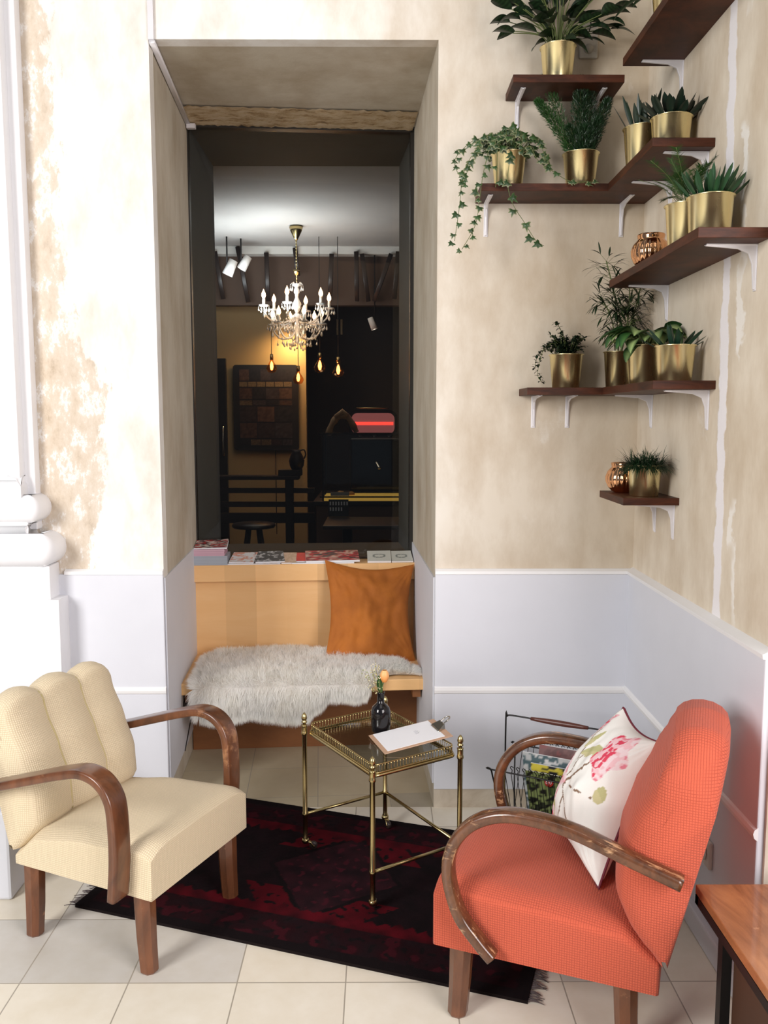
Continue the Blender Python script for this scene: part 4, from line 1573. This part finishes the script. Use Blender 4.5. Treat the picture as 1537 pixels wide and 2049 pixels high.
m.build('twigs', MT['vcol'], vs_, colors=True)

# ---- clipboard resting on the gallery
cb = thing('clipboard', (.115, -.470, .470), 0, 'hardboard clipboard with white paper resting on the tray table rail', 'clipboard')
qa = [Vector(p) for p in ((-.039, -.424, .458), (.191, -.349, .490), (.246, -.512, .490), (.016, -.587, .458))]
qa = [p - Vector((.115, -.470, .470)) for p in qa]
ctr = sum(qa, Vector()) / 4


def quadbox(m, q, t0, t1, k=1.0, rr=0):
    n_ = (q[1] - q[0]).cross(q[3] - q[0]).normalized()
    if n_.z < 0: n_ = -n_
    a = [ctr + (p - ctr) * k + n_ * t0 for p in q]
    b = [ctr + (p - ctr) * k + n_ * t1 for p in q]
    m.add(a + b, [(0, 1, 2, 3), (7, 6, 5, 4), (0, 4, 5, 1), (1, 5, 6, 2), (2, 6, 7, 3), (3, 7, 4, 0)], False)
    return n_


m = M(); quadbox(m, qa, 0, .003)
m.build('board', MT['hardboard'], cb, bevel=.001, recalc=True)
ux, uy = (qa[1] - qa[0]), (qa[3] - qa[0])
sheet = [qa[0] + ux * .06 + uy * .02, qa[0] + ux * .90 + uy * .03, qa[0] + ux * .90 + uy * .93, qa[0] + ux * .06 + uy * .93]
m = M(); nn_ = quadbox(m, sheet, .0032, .0042)
pp = m.build('paper', MT['paper'], cb, recalc=True)
m = M()
o0 = sheet[0] + ux * .52 + uy * .36
for k in range(5):
    a = o0 + uy * (.035 * k) + nn_ * .0045
    m.tube([a, a + ux * (.05 + .02 * (k % 2)) - uy * .02], .0005, 4)
m.build('scribble', simple('grey_ink', (.35, .35, .38), .7), pp)
cl = qa[0] + ux * .93 + uy * .50 + nn_ * .004
uxn, uyn = ux.normalized(), uy.normalized()
m = M()
m.add([cl - uyn * .033 - uxn * .012, cl + uyn * .033 - uxn * .012, cl + uyn * .033 - uxn * .012 + nn_ * .006, cl - uyn * .033 - uxn * .012 + nn_ * .006,
       cl - uyn * .020 + uxn * .016, cl + uyn * .020 + uxn * .016, cl + uyn * .020 + uxn * .016 + nn_ * .018, cl - uyn * .020 + uxn * .016 + nn_ * .018],
      [(0, 1, 2, 3), (4, 7, 6, 5), (0, 3, 7, 4), (1, 5, 6, 2), (3, 2, 6, 7), (0, 4, 5, 1)], False)
loop = catmull([cl + uxn * .014 + nn_ * .016 - uyn * .010, cl + uxn * .034 + nn_ * .026 - uyn * .012, cl + uxn * .046 + nn_ * .030, cl + uxn * .034 + nn_ * .026 + uyn * .012, cl + uxn * .014 + nn_ * .016 + uyn * .010], 6)
m.tube(loop, .0022, 6)
m.tube([cl - uyn * .034 - uxn * .012 + nn_ * .001, cl + uyn * .034 - uxn * .012 + nn_ * .001], .003, 8)
m.build('clip', MT['steel'], cb, recalc=False)

# ================================================================== MAGAZINE RACK
rk = thing('magazine_rack', (.644, -.312, 0), -27.4, 'black wire magazine rack with a dark wooden handle behind the coral armchair', 'magazine rack')
m = M()
m.tube(catmull([(-.20, 0, .03), (-.20, 0, .44), (-.195, 0, .455), (-.18, 0, .462), (-.08, 0, .462)], 5), .0032, 8)
m.tube(catmull([(.20, 0, .03), (.20, 0, .44), (.195, 0, .455), (.18, 0, .462), (.08, 0, .462)], 5), .0032, 8)
m.tube([(-.20, -.06, .004), (-.20, 0, .05), (-.20, .06, .004)], .0032, 8)
m.tube([(.20, -.06, .004), (.20, 0, .05), (.20, .06, .004)], .0032, 8)
m.build('wire_frame', MT['dark_metal'], rk)
M().tube([(-.105 + .21 * k / 12, 0, .462) for k in range(13)], [.0062 + .0042 * math.sin(PI * k / 12) for k in range(13)], 12).build('handle', simple('handle_wood', (.10, .028, .018), .35), rk)
for s_ in (-1, 1):
    m = M()
    top, bot = .135 * s_, .03 * s_
    m.tube(catmull([(-.17, bot, .05), (-.19, bot + (top - bot) * .5, .16), (-.205, top, .295), (-.19, top, .30), (.19, top, .30), (.205, top, .295), (.19, bot + (top - bot) * .5, .16), (.17, bot, .05)], 5), .003, 7)
    for k in range(17):
        x = -.176 + .352 * k / 16
        m.tube([(x, bot, .05), (x, top, .297)], .0014, 5)
        # little curled loops standing above the rim
        m.tube(catmull([(x, top, .297), (x + .004, top, .312), (x - .003, top, .320), (x + .001, top, .326), (x + .009, top, .322)], 3), .0016, 5)
    m.tube([(-.17, bot, .05), (.17, bot, .05)], .003, 7)
    m.build('basket_side', MT['dark_metal'], rk)


def rack_mag(label, yb, yt, w, h, cx, seed, pal, t=.007, lift=.055, name='magazine'):
    m = M()
    lean = (yt - yb)
    pos = rk.matrix_world if False else Matrix.Translation((.644, -.312, 0)) @ Matrix.Rotation(R(-27.4), 4, 'Z')
    def P(a, b, o_): return (cx - w / 2 + w * a, yb + lean * b + o_, lift + h * b)
    f = cover(seed, pal, 7)
    m.grid(30, 36, lambda a, b: P(a, b, 0), f, smooth=False)
    m.grid(1, 1, lambda a, b: P(1 - a, b, t), lambda a, b: (.7, .7, .68), smooth=False)
    m.grid(1, 1, lambda a, b: P(b, 1, t * a), lambda a, b: (.8, .8, .8), smooth=False)
    m.grid(1, 1, lambda a, b: P(0, b, t * (1 - a)), lambda a, b: (.8, .8, .8), smooth=False)
    m.grid(1, 1, lambda a, b: P(1, b, t * a), lambda a, b: (.8, .8, .8), smooth=False)
    m.grid(1, 1, lambda a, b: P(b, 0, t * (1 - a)), lambda a, b: (.8, .8, .8), smooth=False)
    for v in range(len(m.v)):
        m.v[v] = tuple(pos @ Vector(m.v[v]))
    o = m.build(name, MT['vcol'], None, colors=True)
    tag(o, label, 'magazine')
    return o, pos


GR = [(.03, .035, .02), (.10, .14, .045), (.02, .02, .015), (.22, .27, .10), (.015, .015, .012)]
mg, pos = rack_mag('green leafy covered magazine at the front of the wire rack', -.026, -.122, .25, .262, .04, 3, GR)
m = M()
mt = pos @ Matrix.Translation((-.005, -.1085, .272)) @ Matrix.Rotation(R(-70), 4, 'X')
m.lathe([(0, .0035), (.016, .0035), (.018, 0)], 20, (0, 0, 0), None, None, pos @ Matrix.Translation((.0, -.112, .286)) @ Matrix.Rotation(R(69), 4, 'X'))
m.build('round_badge', simple('badge_red', (.35, .02, .015), .4), mg)
m = M()
bm_ = pos @ Matrix.Translation((.0, -.112, .286)) @ Matrix.Rotation(R(69), 4, 'X')
for st_ in ([(-.002, .007), (-.010, .007), (-.010, -.007), (-.002, -.007)], [(-.010, 0), (-.004, 0)], [(.003, .007), (.003, -.004), (.006, -.007), (.009, -.004), (.009, .007)]):
    m.tube([bm_ @ Vector((x, y, .0042)) for x, y in st_], .0009, 4)
m.build('badge_letters', MT['paper'], mg)
rack_mag('black magazine with a yellow and white top edge in the wire rack', -.016, -.106, .25, .285, .055, 6, [(.02, .02, .03), (.02, .02, .03), (.7, .6, .08)])
rack_mag('white covered magazine poking out at the left of the wire rack', -.008, -.094, .21, .315, -.0, 13, [(.72, .72, .72), (.6, .62, .62), (.10, .16, .18)])
rack_mag('dark red magazine standing at the back of the wire rack', .02, .10, .24, .275, .02, 8, [(.20, .03, .03), (.10, .02, .02), (.16, .05, .045)])
rack_mag('grey green magazine standing behind the dark red one in the wire rack', .03, .112, .22, .262, .05, 17, [(.10, .14, .14), (.14, .17, .17)])

# ================================================================== SIDE TABLE AND SOCKET
sd = thing('side_table', (.75, -1.353, 0), 0, 'reddish wooden side table with black metal legs at the lower right', 'side table')
M().box(0, .62, -1.1, 0, .428, .45).build('table_top', MT['table_wood'], sd, bevel=.002)
for x, y in ((.012, -.15), (.55, -.15), (.012, -1.0), (.55, -1.0)):
    M().box(x - .010, x + .012, y - .012, y + .012, 0, .405).build('leg', MT['dark_metal'], sd)
m = M()
m.box(.0, .02, -1.1, -.002, .405, .427); m.box(.0, .6, -.02, -.002, .405, .427); m.box(.58, .6, -1.1, -.002, .405, .427)
m.build('frame', MT['dark_metal'], sd)
M().box(.025, .56, -1.0, -.17, .0, .40).build('lower_panel_or_shade_block', simple('under_table_shade', (.06, .024, .012), .5), sd)  # dark block added where the floor under the table is only shaded
so = thing('wall_socket', (.966, -.885, .285), 0, 'beige wall socket low on the right wall behind the coral armchair', 'socket')
m = M().prism([(-.041, -.041), (.041, -.041), (.041, .041), (-.041, .041)], -.012, 0, 'x')
m.build('plate', MT['plastic'], so, bevel=.004)
M().lathe([(.022, 0), (.025, .002), (.023, .003), (.019, .001)], 20, (0, 0, 0), None, None, Matrix.Translation((-.0125, 0, 0)) @ Matrix.Rotation(-PI / 2, 4, 'Y')).build('socket_rim', MT['plastic'], so)
M().lathe([(0, .0), (.019, .0)], 20, (0, 0, 0), None, None, Matrix.Translation((-.0128, 0, 0)) @ Matrix.Rotation(-PI / 2, 4, 'Y')).build('socket_well', MT['dark_frame'], so)
wp = thing('wall_plate', (.760, 0, 2.915), 0, 'grey hanging wall plate beside the dark leafed plant on the top shelf', 'plate')
M().box(-.034, .034, -.012, 0, -.062, .062).build('plate', simple('plate_grey', (.42, .38, .32), .5), wp, bevel=.005)
M().lathe([(.017, 0), (.017, .003), (0, .004)], 18, (0, -.012, -.03), None, None, Matrix.Rotation(PI / 2, 4, 'X')).build('knob', simple('plate_knob', (.38, .34, .28), .5), wp)
M().tube(catmull([(0, -.014, .03), (.004, -.02, .055), (-.004, -.016, .075), (.002, -.01, .09)], 4), .002, 5).build('hook', MT['dark_metal'], wp)
# ================================================================== WALL SHELVES
def bracket_mesh():
    m = M()
    m.prism([(0, 0), (.135, 0), (.135, -.005), (.05, -.012), (.022, -.024), (.012, -.05), (.007, -.115), (0, -.118)], -.0035, .0035, 'y')
    m.prism([(0, 0), (.135, 0), (.135, -.003), (0, -.003)], -.009, .009, 'y')
    m.prism([(0, 0), (.003, 0), (.003, -.120), (0, -.120)], -.008, .008, 'y')
    return m


def shelf(label, boards, brackets, ztop, t=.026):
    x0 = min(b[0] for b in boards); y1 = max(b[3] for b in boards)
    r = thing('wall_shelf', (x0, y1, ztop), 0, label, 'shelf', 'dark wooden wall shelves')
    for b in boards:
        M().box(b[0] - x0, b[1] - x0, b[2] - y1, b[3] - y1, -t, 0).build('board', MT['shelf'], r, bevel=.0015)
    for kind, pos in brackets:
        o = bracket_mesh().build('bracket', MT['bracket'], r, bevel=.001)
        if kind == 'B':      # on the back wall, arm pointing toward -Y
            o.location = (pos - x0, -.0 - y1, -t)
            o.rotation_euler = (0, 0, R(-90))
        else:                # on the right wall, arm pointing toward -X
            o.location = (.985 - x0, pos - y1, -t)
            o.rotation_euler = (0, 0, R(180))
        s = M().lathe([(0, .0), (.0035, .0), (.003, .0015), (0, .002)], 10, (0, 0, 0), None, None, Matrix.Translation((.003, .0, -.108)) @ Matrix.Rotation(PI / 2, 4, 'Y')).build('screw', MT['screw'], o)
    return r


SH = {1: 2.732, 2: 2.369, 0: 2.728, 3: 2.028, 4: 1.661, 5: 1.290}
shelf('short dark wooden shelf on the back wall under the large dark leafed plant', [(.462, .848, -.18, -.0)], [('B', .505), ('B', .792)], SH[1])
shelf('uppermost dark shelf on the right wall running out of the top of the photo', [(.80, .985, -1.25, -.325)], [('R', -.37), ('R', -1.1)], SH[0])
shelf('L shaped dark corner shelf carrying the trailing ivy and the foxtail fern', [(.355, .985, -.18, -.0), (.80, .985, -.67, -.18)], [('B', .395), ('B', .90), ('R', -.62), ('R', -.30)], SH[2])
shelf('long dark shelf on the right wall with the ribbed copper bowl at its far end', [(.80, .985, -1.066, -.235)], [('R', -.30), ('R', -.985)], SH[3])
shelf('L shaped dark corner shelf at eye height holding four brass pots', [(.53, .985, -.18, -.0), (.80, .985, -.75, -.18)], [('B', .585), ('B', .715), ('R', -.17), ('R', -.70)], SH[4])
shelf('lowest and smallest dark shelf in the corner with bowl and grassy plant', [(.80, .985, -.485, -.183)], [('R', -.25), ('R', -.44)], SH[5], .024)


# ================================================================== POTTED PLANTS
def potted(x, y, z, label, foliage, rt=.0625, rb=.049, h=.122, rz=0, stems=None):
    r = thing('potted_plant', (x, y, z), rz, label, 'potted plant', 'brass potted plants on the wall shelves')
    pr_ = [(0, .001), (rb - .002, 0), (rb, .003), (rt - .002, h - .004), (rt + .002, h - .002), (rt + .0025, h), (rt + .0005, h + .001), (rt - .002, h - .003), (rb - .002, .006), (0, .006)]
    M().lathe(pr_, 48).build('pot', MT['brass'], r)
    M().lathe([(0, h - .012), (rt - .006, h - .014), (rt - .004, h - .018)], 24).build('soil', MT['soil'], r)
    fol = M()
    stm = M()
    foliage(fol, stm, h - .012)
    if fol.v: fol.build('foliage', MT['leaf'], r, colors=True)
    if stm.v: stm.build('stem', MT['stem'], r)
    return r


rnd = random.uniform


def pol(a, r, z): return Vector((r * math.cos(a), r * math.sin(a), z))


def f_calathea(f, s, h):
    random.seed(31)
    for k in range(72):
        a = rnd(0, 2 * PI); sp = rnd(.02, .19) ** 1.0; zz = rnd(.03, .22) * (1.15 - sp * 2.2)
        tip = pol(a, sp, h + zz)
        tip.y = min(tip.y, .0)
        base = pol(a, rnd(0, .025), h)
        mid = base * .4 + tip * .4 + Vector((0, 0, .05))
        pts = catmull([base, mid, tip], 5)
        s.tube(pts, .0016, 5)
        d = (tip - mid); d.z *= .5; d.normalize()
        leaf(f, tip, Vector((d.x, min(d.y, 0), d.z)) + Vector((rnd(-.3, .3), rnd(-.4, 0), rnd(-.1, .4))), rnd(.07, .115), rnd(.036, .05), (0, 0, 1), rnd(.5, 1.3), .25, 12,
             ((.012, .030, .012), (.035, .085, .030)) if random.random() < .93 else ((.03, .012, .014), (.03, .01, .015)), 0, rnd(-.8, .8), 1)


def f_top(f, s, h):
    random.seed(32)
    for k in range(16):
        a = rnd(0, 2 * PI)
        leaf(f, pol(a, .02, h), (math.cos(a) * .9 - .3, math.sin(a) * .6, rnd(.5, 1.3)), rnd(.12, .2), .04, (0, 0, 1), 1.6, .3, 9, ((.02, .06, .02), (.05, .15, .045)), 0, rnd(-.3, .3))


IVY = [(0, 0), (.28, -.10), (.50, -.02), (.34, .18), (.42, .46), (.16, .46), (0, .95), (-.16, .46), (-.42, .46), (-.34, .18), (-.50, -.02), (-.28, -.10)]


def ivyleaf(f, p, sz, ang_dir, nrm):
    nrm = Vector(nrm).normalized(); d = Vector(ang_dir); d = (d - nrm * d.dot(nrm)).normalized(); s_ = d.cross(nrm)
    g = (.03, .085, .02) if random.random() < .6 else (.05, .13, .03)
    e = (.44, .46, .24) if random.random() < .7 else (.12, .2, .06)
    vs = [p + d * sz * .3 + nrm * sz * .05]
    cc = [g]
    n_ = len(IVY)
    for q, cl in ((.62, g), (1.0, e)):
        for (u, v) in IVY:
            vs.append(p + s_ * u * q * sz + d * (v * q + (1 - q) * .25) * sz - nrm * sz * .14 * q * q)
            cc.append(cl)
    fs = [(0, 1 + (i + 1) % n_, 1 + i) for i in range(n_)]
    fs += [(1 + i, 1 + (i + 1) % n_, 1 + n_ + (i + 1) % n_, 1 + n_ + i) for i in range(n_)]
    f.add(vs, fs, True, cc)


def f_ivy(f, s, h):
    random.seed(33)
    for k in range(120):
        a = rnd(0, 2 * PI); r_ = rnd(.01, .10)
        p = pol(a, r_, h + rnd(.01, .10) * (1.2 - r_ * 6))
        if p.y > .06: p.y = .06
        s.tube([pol(a, .01, h), p], .0009, 4)
        ivyleaf(f, p, rnd(.026, .042), (math.cos(a), math.sin(a), rnd(-.4, .6)), (math.cos(a) * .3, -.8, rnd(.1, 1)))
    X0, Z0 = .463, 2.369
    trails = [
        [(-.03, -.04, h), (-.08, -.06, h + .06), (-.13, -.08, h - .0), (-.17, -.09, h - .08), (-.185, -.10, h - .2), (-.20, -.10, h - .31)],
        [(-.03, -.05, h), (-.07, -.09, h + .03), (-.10, -.10, h - .07), (-.115, -.11, h - .17), (-.13, -.11, h - .26), (-.175, -.11, h - .34)],
        [(-.04, -.02, h), (-.11, -.05, h + .05), (-.18, -.07, h + .0), (-.20, -.08, h - .05), (-.16, -.09, h - .12)],
        [(-.02, -.05, h), (-.05, -.09, h + .02), (-.055, -.10, h - .07), (-.06, -.11, h - .13)],
        [(.02, -.04, h), (.06, -.07, h + .02), (.09, -.08, h - .03), (.14, -.09, h - .07), (.20, -.095, h - .105), (.26, -.095, h - .108), (.30, -.10, h - .11)],
        [(.0, -.05, h), (-.01, -.10, h - .03), (-.02, -.12, h - .12), (.0, -.12, h - .19), (.04, -.12, h - .25), (.08, -.12, h - .31), (.11, -.12, h - .33)],
        [(.03, -.03, h), (.08, -.04, h + .06), (.11, -.06, h + .01), (.125, -.07, h - .04)],
    ]
    for ti, tr in enumerate(trails):
        pts = catmull(tr, 7)
        s.tube(pts, .0011, 5)
        step = 2 if ti in (0, 1, 2, 6) else (4 if ti == 4 else 5)
        for i in range(3, len(pts), step):
            p = pts[i] + Vector((rnd(-.012, .012), rnd(-.012, 0), rnd(-.006, .006)))
            ivyleaf(f, p, rnd(.022, .036) if ti != 5 else .036, (rnd(-1, 1), -.2, rnd(-1, -.1)), (rnd(-.3, .3), -1, rnd(0, .7)))


def plume(f, s, base, tip, rad, n, col, nl=.014):
    base, tip = Vector(base), Vector(tip)
    mid = (base + tip) / 2 + Vector((0, 0, .015))
    pts = catmull([base, mid, tip], 8)
    s.tube(pts, .0016, 4)
    L_ = len(pts) - 1
    for k in range(n):
        t_ = random.random() ** .9
        i = min(L_ - 1, int(t_ * L_)); fr = t_ * L_ - i
        c = pts[i].lerp(pts[i + 1], fr)
        ax = (pts[i + 1] - pts[i]).normalized()
        r_ = rad * (math.sin(PI * min(1, .12 + t_ * .86)) ** .6)
        d = Vector((rnd(-1, 1), rnd(-1, 1), rnd(-1, 1))); d = (d - ax * d.dot(ax)).normalized()
        p = c + d * r_ * rnd(.25, 1)
        q = p + (d * .5 + ax * .8 + Vector((rnd(-.5, .5), rnd(-.5, .5), rnd(-.5, .5)))).normalized() * nl
        sd_ = Vector((rnd(-1, 1), rnd(-1, 1), rnd(-1, 1))).normalized() * .0014
        cl = mix3(col, tuple(x * 1.9 for x in col), random.random())
        f.add([p - sd_, p + sd_, q], [(0, 1, 2)], False, cl)


def f_fern(f, s, h):
    random.seed(34)
    g = (.012, .045, .012)
    for base, tip, r_, n in (((-.02, 0, h), (-.165, -.02, h + .19), .024, 2600), ((-.03, .0, h), (-.135, .02, h + .29), .024, 1500), ((0, .0, h), (-.01, -.01, h + .27), .034, 3800), ((.01, 0, h), (.03, .01, h + .27), .032, 3000), ((.02, 0, h), (.095, .0, h + .20), .030, 2800), ((.01, -.02, h), (.06, -.02, h + .13), .032, 2200), ((-.01, -.02, h), (-.055, -.03, h + .10), .022, 900), ((0, -.02, h), (.01, -.03, h + .10), .042, 2200)):
        plume(f, s, base, tip, r_, n, g if tip[0] > -.1 else (.03, .10, .02))


def f_thick(seed, n, up, spread, L0, L1, w, col, shape=0, droop=.3):
    def fn(f, s, h):
        random.seed(seed)
        for k in range(n):
            a = 2 * PI * k * .618
            r_ = .045 * (k / n) ** .5
            t_ = k / n
            d = Vector((math.cos(a) * spread * (.3 + t_), math.sin(a) * spread * (.3 + t_), up))
            p = pol(a, r_, h)
            leaf(f, p, d, rnd(L0, L1), w * rnd(.8, 1.1), (math.cos(a), math.sin(a), .2), droop, .35, 8, (col, tuple(c * 1.7 for c in col)), shape, rnd(-.4, .4))
    return fn


def f_feather(f, s, h):
    random.seed(36)
    for k in range(26):
        a = rnd(0, 2 * PI)
        l_ = rnd(.10, .21)
        tip = pol(a, l_ * rnd(.5, .95), h + rnd(.0, .14))
        tip.x = min(tip.x, .085)
        base = pol(a, .012, h)
        pts = catmull([base, base * .3 + tip * .45 + Vector((0, 0, .05)), tip], 6)
        s.tube(pts, .0008, 4)
        for i in range(5, len(pts)):
            ax = (pts[i] - pts[i - 1]).normalized()
            for q in range(26):
                sd_ = Vector((-ax.y, ax.x, 0)).normalized() * random.choice((-1, 1))
                c = pts[i - 1].lerp(pts[i], random.random())
                e = c + (sd_ + ax * .8 + Vector((0, 0, rnd(-.12, .12)))).normalized() * rnd(.006, .032)
                w_ = ax * .0008
                cl = mix3((.02, .08, .015), (.06, .20, .03), random.random())
                f.add([c - w_, c + w_, e], [(0, 1, 2)], False, cl)


def f_bushy(f, s, h):
    random.seed(37)
    tr = []
    for k in range(44):
        a = rnd(0, 2 * PI)
        tr.append([pol(a, .01, h), pol(a, rnd(.02, .045), h + rnd(.03, .06)), pol(a, rnd(.03, .075), h + rnd(.02, .085))])
    tr.append([(0, 0, h), (-.01, 0, h + .07), (-.03, 0, h + .115), (-.045, -.01, h + .125)])
    tr.append([(-.03, 0, h), (-.07, -.03, h + .045), (-.10, -.05, h + .01), (-.115, -.06, h - .06), (-.10, -.06, h - .09)])
    tr.append([(-.03, 0, h), (-.08, -.02, h + .03), (-.115, -.05, h + .0), (-.125, -.06, h - .04)])
    tr.append([(-.02, 0, h), (-.05, -.03, h + .05), (-.095, -.05, h + .03)])
    for t_ in tr:
        pts = catmull(t_, 6)
        s.tube(pts, .0012, 4)
        for i in range(2, len(pts)):
            for q in range(2):
                leaf(f, pts[i], (rnd(-1, 1), rnd(-1, 1), rnd(-.2, .8)), rnd(.014, .022), .010, (0, 0, 1), .8, .2, 4, ((.012, .03, .014), (.022, .05, .02)), 0)


def f_podocarp(f, s, h):
    random.seed(38)
    for (bx, by, tx, ty, tz) in ((0, 0, -.055, -.01, .33), (.01, 0, .03, -.01, .26), (-.01, .0, -.07, -.02, .20), (0, -.01, .07, -.02, .25), (.01, 0, .02, -.02, .17), (0, 0, -.02, .0, .22)):
        base = Vector((bx, by, h)); tip = Vector((tx, ty, h + tz))
        pts = catmull([base, base.lerp(tip, .5) + Vector((.012, 0, .02)), tip], 10)
        s.tube(pts, [.0022] * len(pts), 5)
        for i in range(5, len(pts)):
            for q in range(3):
                sg = random.choice((-1, 1))
                st_ = pts[i] + Vector((0, 0, 0))
                d = Vector((sg * rnd(.3, 1), rnd(-.7, .5), rnd(-.5, .8))).normalized()
                e = st_ + d * rnd(.01, .045)
                s.tube([st_, e], .0007, 4)
                for w_ in range(2):
                    leaf(f, e, d + Vector((rnd(-.5, .5), rnd(-.3, .3), rnd(-.6, .5))), rnd(.035, .06), .0075, (0, 0, 1), rnd(.2, 1.2), .1, 6, ((.015, .035, .012), (.03, .07, .02)), 0)


def f_varieg(f, s, h):
    random.seed(39)
    for k in range(34):
        a = 2 * PI * k * .618 + .4
        up_ = rnd(.5, 1.5)
        L_ = rnd(.085, .13)
        d = Vector((math.cos(a) - .15, math.sin(a) * .8 - .2, up_)).normalized()
        base = pol(a, .015, h)
        e = base + d * rnd(.04, .085)
        s.tube([base, e], .0028, 6)
        v = random.random()
        inner = (.72, .95, .36) if v < .6 else (.10, .28, .06)
        dd = Vector((d.x, d.y, d.z * .35))
        leaf(f, e, dd, L_, rnd(.05, .066), (0, 0, 1), rnd(1.0, 2.1), .35, 10, ((.015, .07, .02), inner), 2, rnd(-.3, .3))
    leaf(f, Vector((-.03, -.03, h)), (-.6, -.5, .2), .10, .045, (0, 0, 1), 2.2, .3, 9, ((.02, .09, .025), (.30, .42, .15)), 0)


def f_grass(f, s, h):
    random.seed(41)
    for k in range(1700):
        a = rnd(0, 2 * PI)
        r_ = rnd(0, .055)
        sp = rnd(.2, 1.3)
        up_ = rnd(.25, 1.0)
        p = pol(a, r_, h)
        L_ = rnd(.04, .095)
        d = Vector((math.cos(a) * sp + rnd(-.4, .4), math.sin(a) * sp + rnd(-.4, .4), up_)).normalized()
        leaf(f, p, d, L_, .0032, (0, 0, 1), rnd(.8, 2.6), .0, 4, ((.012, .045, .018), (.03, .09, .03)), 1)


potted(.632, -.095, SH[1], 'brass pot with large dark patterned leaves, alone on the short upper shelf', f_calathea)
potted(.90, -.50, SH[0], 'brass pot with long green leaves at the very top right shelf', f_top)
potted(.463, -.095, SH[2], 'brass pot with variegated ivy trailing down over the left end of the corner shelf', f_ivy)
potted(.722, -.095, SH[2], 'brass pot with tall feathery foxtail fern right of the ivy', f_fern, .065)
potted(.862, -.36, SH[2], 'brass pot half hidden at the back with dark upright leaves, second shelf from the top', f_thick(51, 15, 1.1, .5, .08, .125, .022, (.014, .035, .02)), .062, .049, .125)
potted(.905, -.515, SH[2], 'brass pot with dense dark succulent leaves at the near end of the ivy shelf', f_thick(52, 38, .9, .9, .06, .10, .024, (.012, .03, .018), 3), .0625, .053, .105)
potted(.872, -.775, SH[3], 'brass pot with fine feathery fern on the long right wall shelf', f_feather, .061)
potted(.893, -.895, SH[3], 'brass pot with upright green finger leaves nearest the front on the long shelf', f_thick(54, 46, 1.0, .75, .06, .10, .016, (.022, .085, .03), 3, .2), .0615, .053, .115)
potted(.686, -.095, SH[4], 'brass pot with small dark leaves trailing left, on the left of the eye height shelf', f_bushy)
potted(.862, -.15, SH[4], 'slim brass pot with a tall thin leafed plant in the eye height corner', f_podocarp, .052, .041, .128)
potted(.885, -.40, SH[4], 'brass pot with broad yellow green variegated leaves on the eye height shelf', f_varieg, .0625, .049, .13)
potted(.895, -.655, SH[4], 'brass pot with pointed dark green leaves at the near end of the eye height shelf', f_thick(57, 14, .75, .95, .06, .105, .026, (.014, .05, .028), 1), .060, .050, .108)
potted(.892, -.405, SH[5], 'brass pot with drooping dark grass on the lowest corner shelf', f_grass, .058, .047, .105)


# ---- ribbed copper bowls
def bowl(x, y, z, label):
    def rib(a, zz):
        k = max(0, math.sin(PI * min(1, max(0, zz / .088))))
        return .055 * abs(math.sin(a * 11)) * k - .03 * k
    prof = [(0, .001), (.030, 0), (.040, .006), (.052, .020), (.060, .040), (.061, .055), (.055, .074), (.045, .086), (.041, .090), (.042, .094), (.044, .103), (.042, .106), (.038, .104), (.037, .092), (.04, .085), (0, .02)]
    o = M().lathe(prof, 132, (0, 0, 0), rib).build('copper_bowl', MT['copper'])
    o.location = (x, y, z)
    tag(o, label, 'bowl', 'ribbed copper bowls')


bowl(.868, -.470, SH[3], 'ribbed copper glass bowl on the long right wall shelf')
bowl(.862, -.262, SH[5], 'ribbed copper glass bowl on the lowest corner shelf beside the grassy plant')
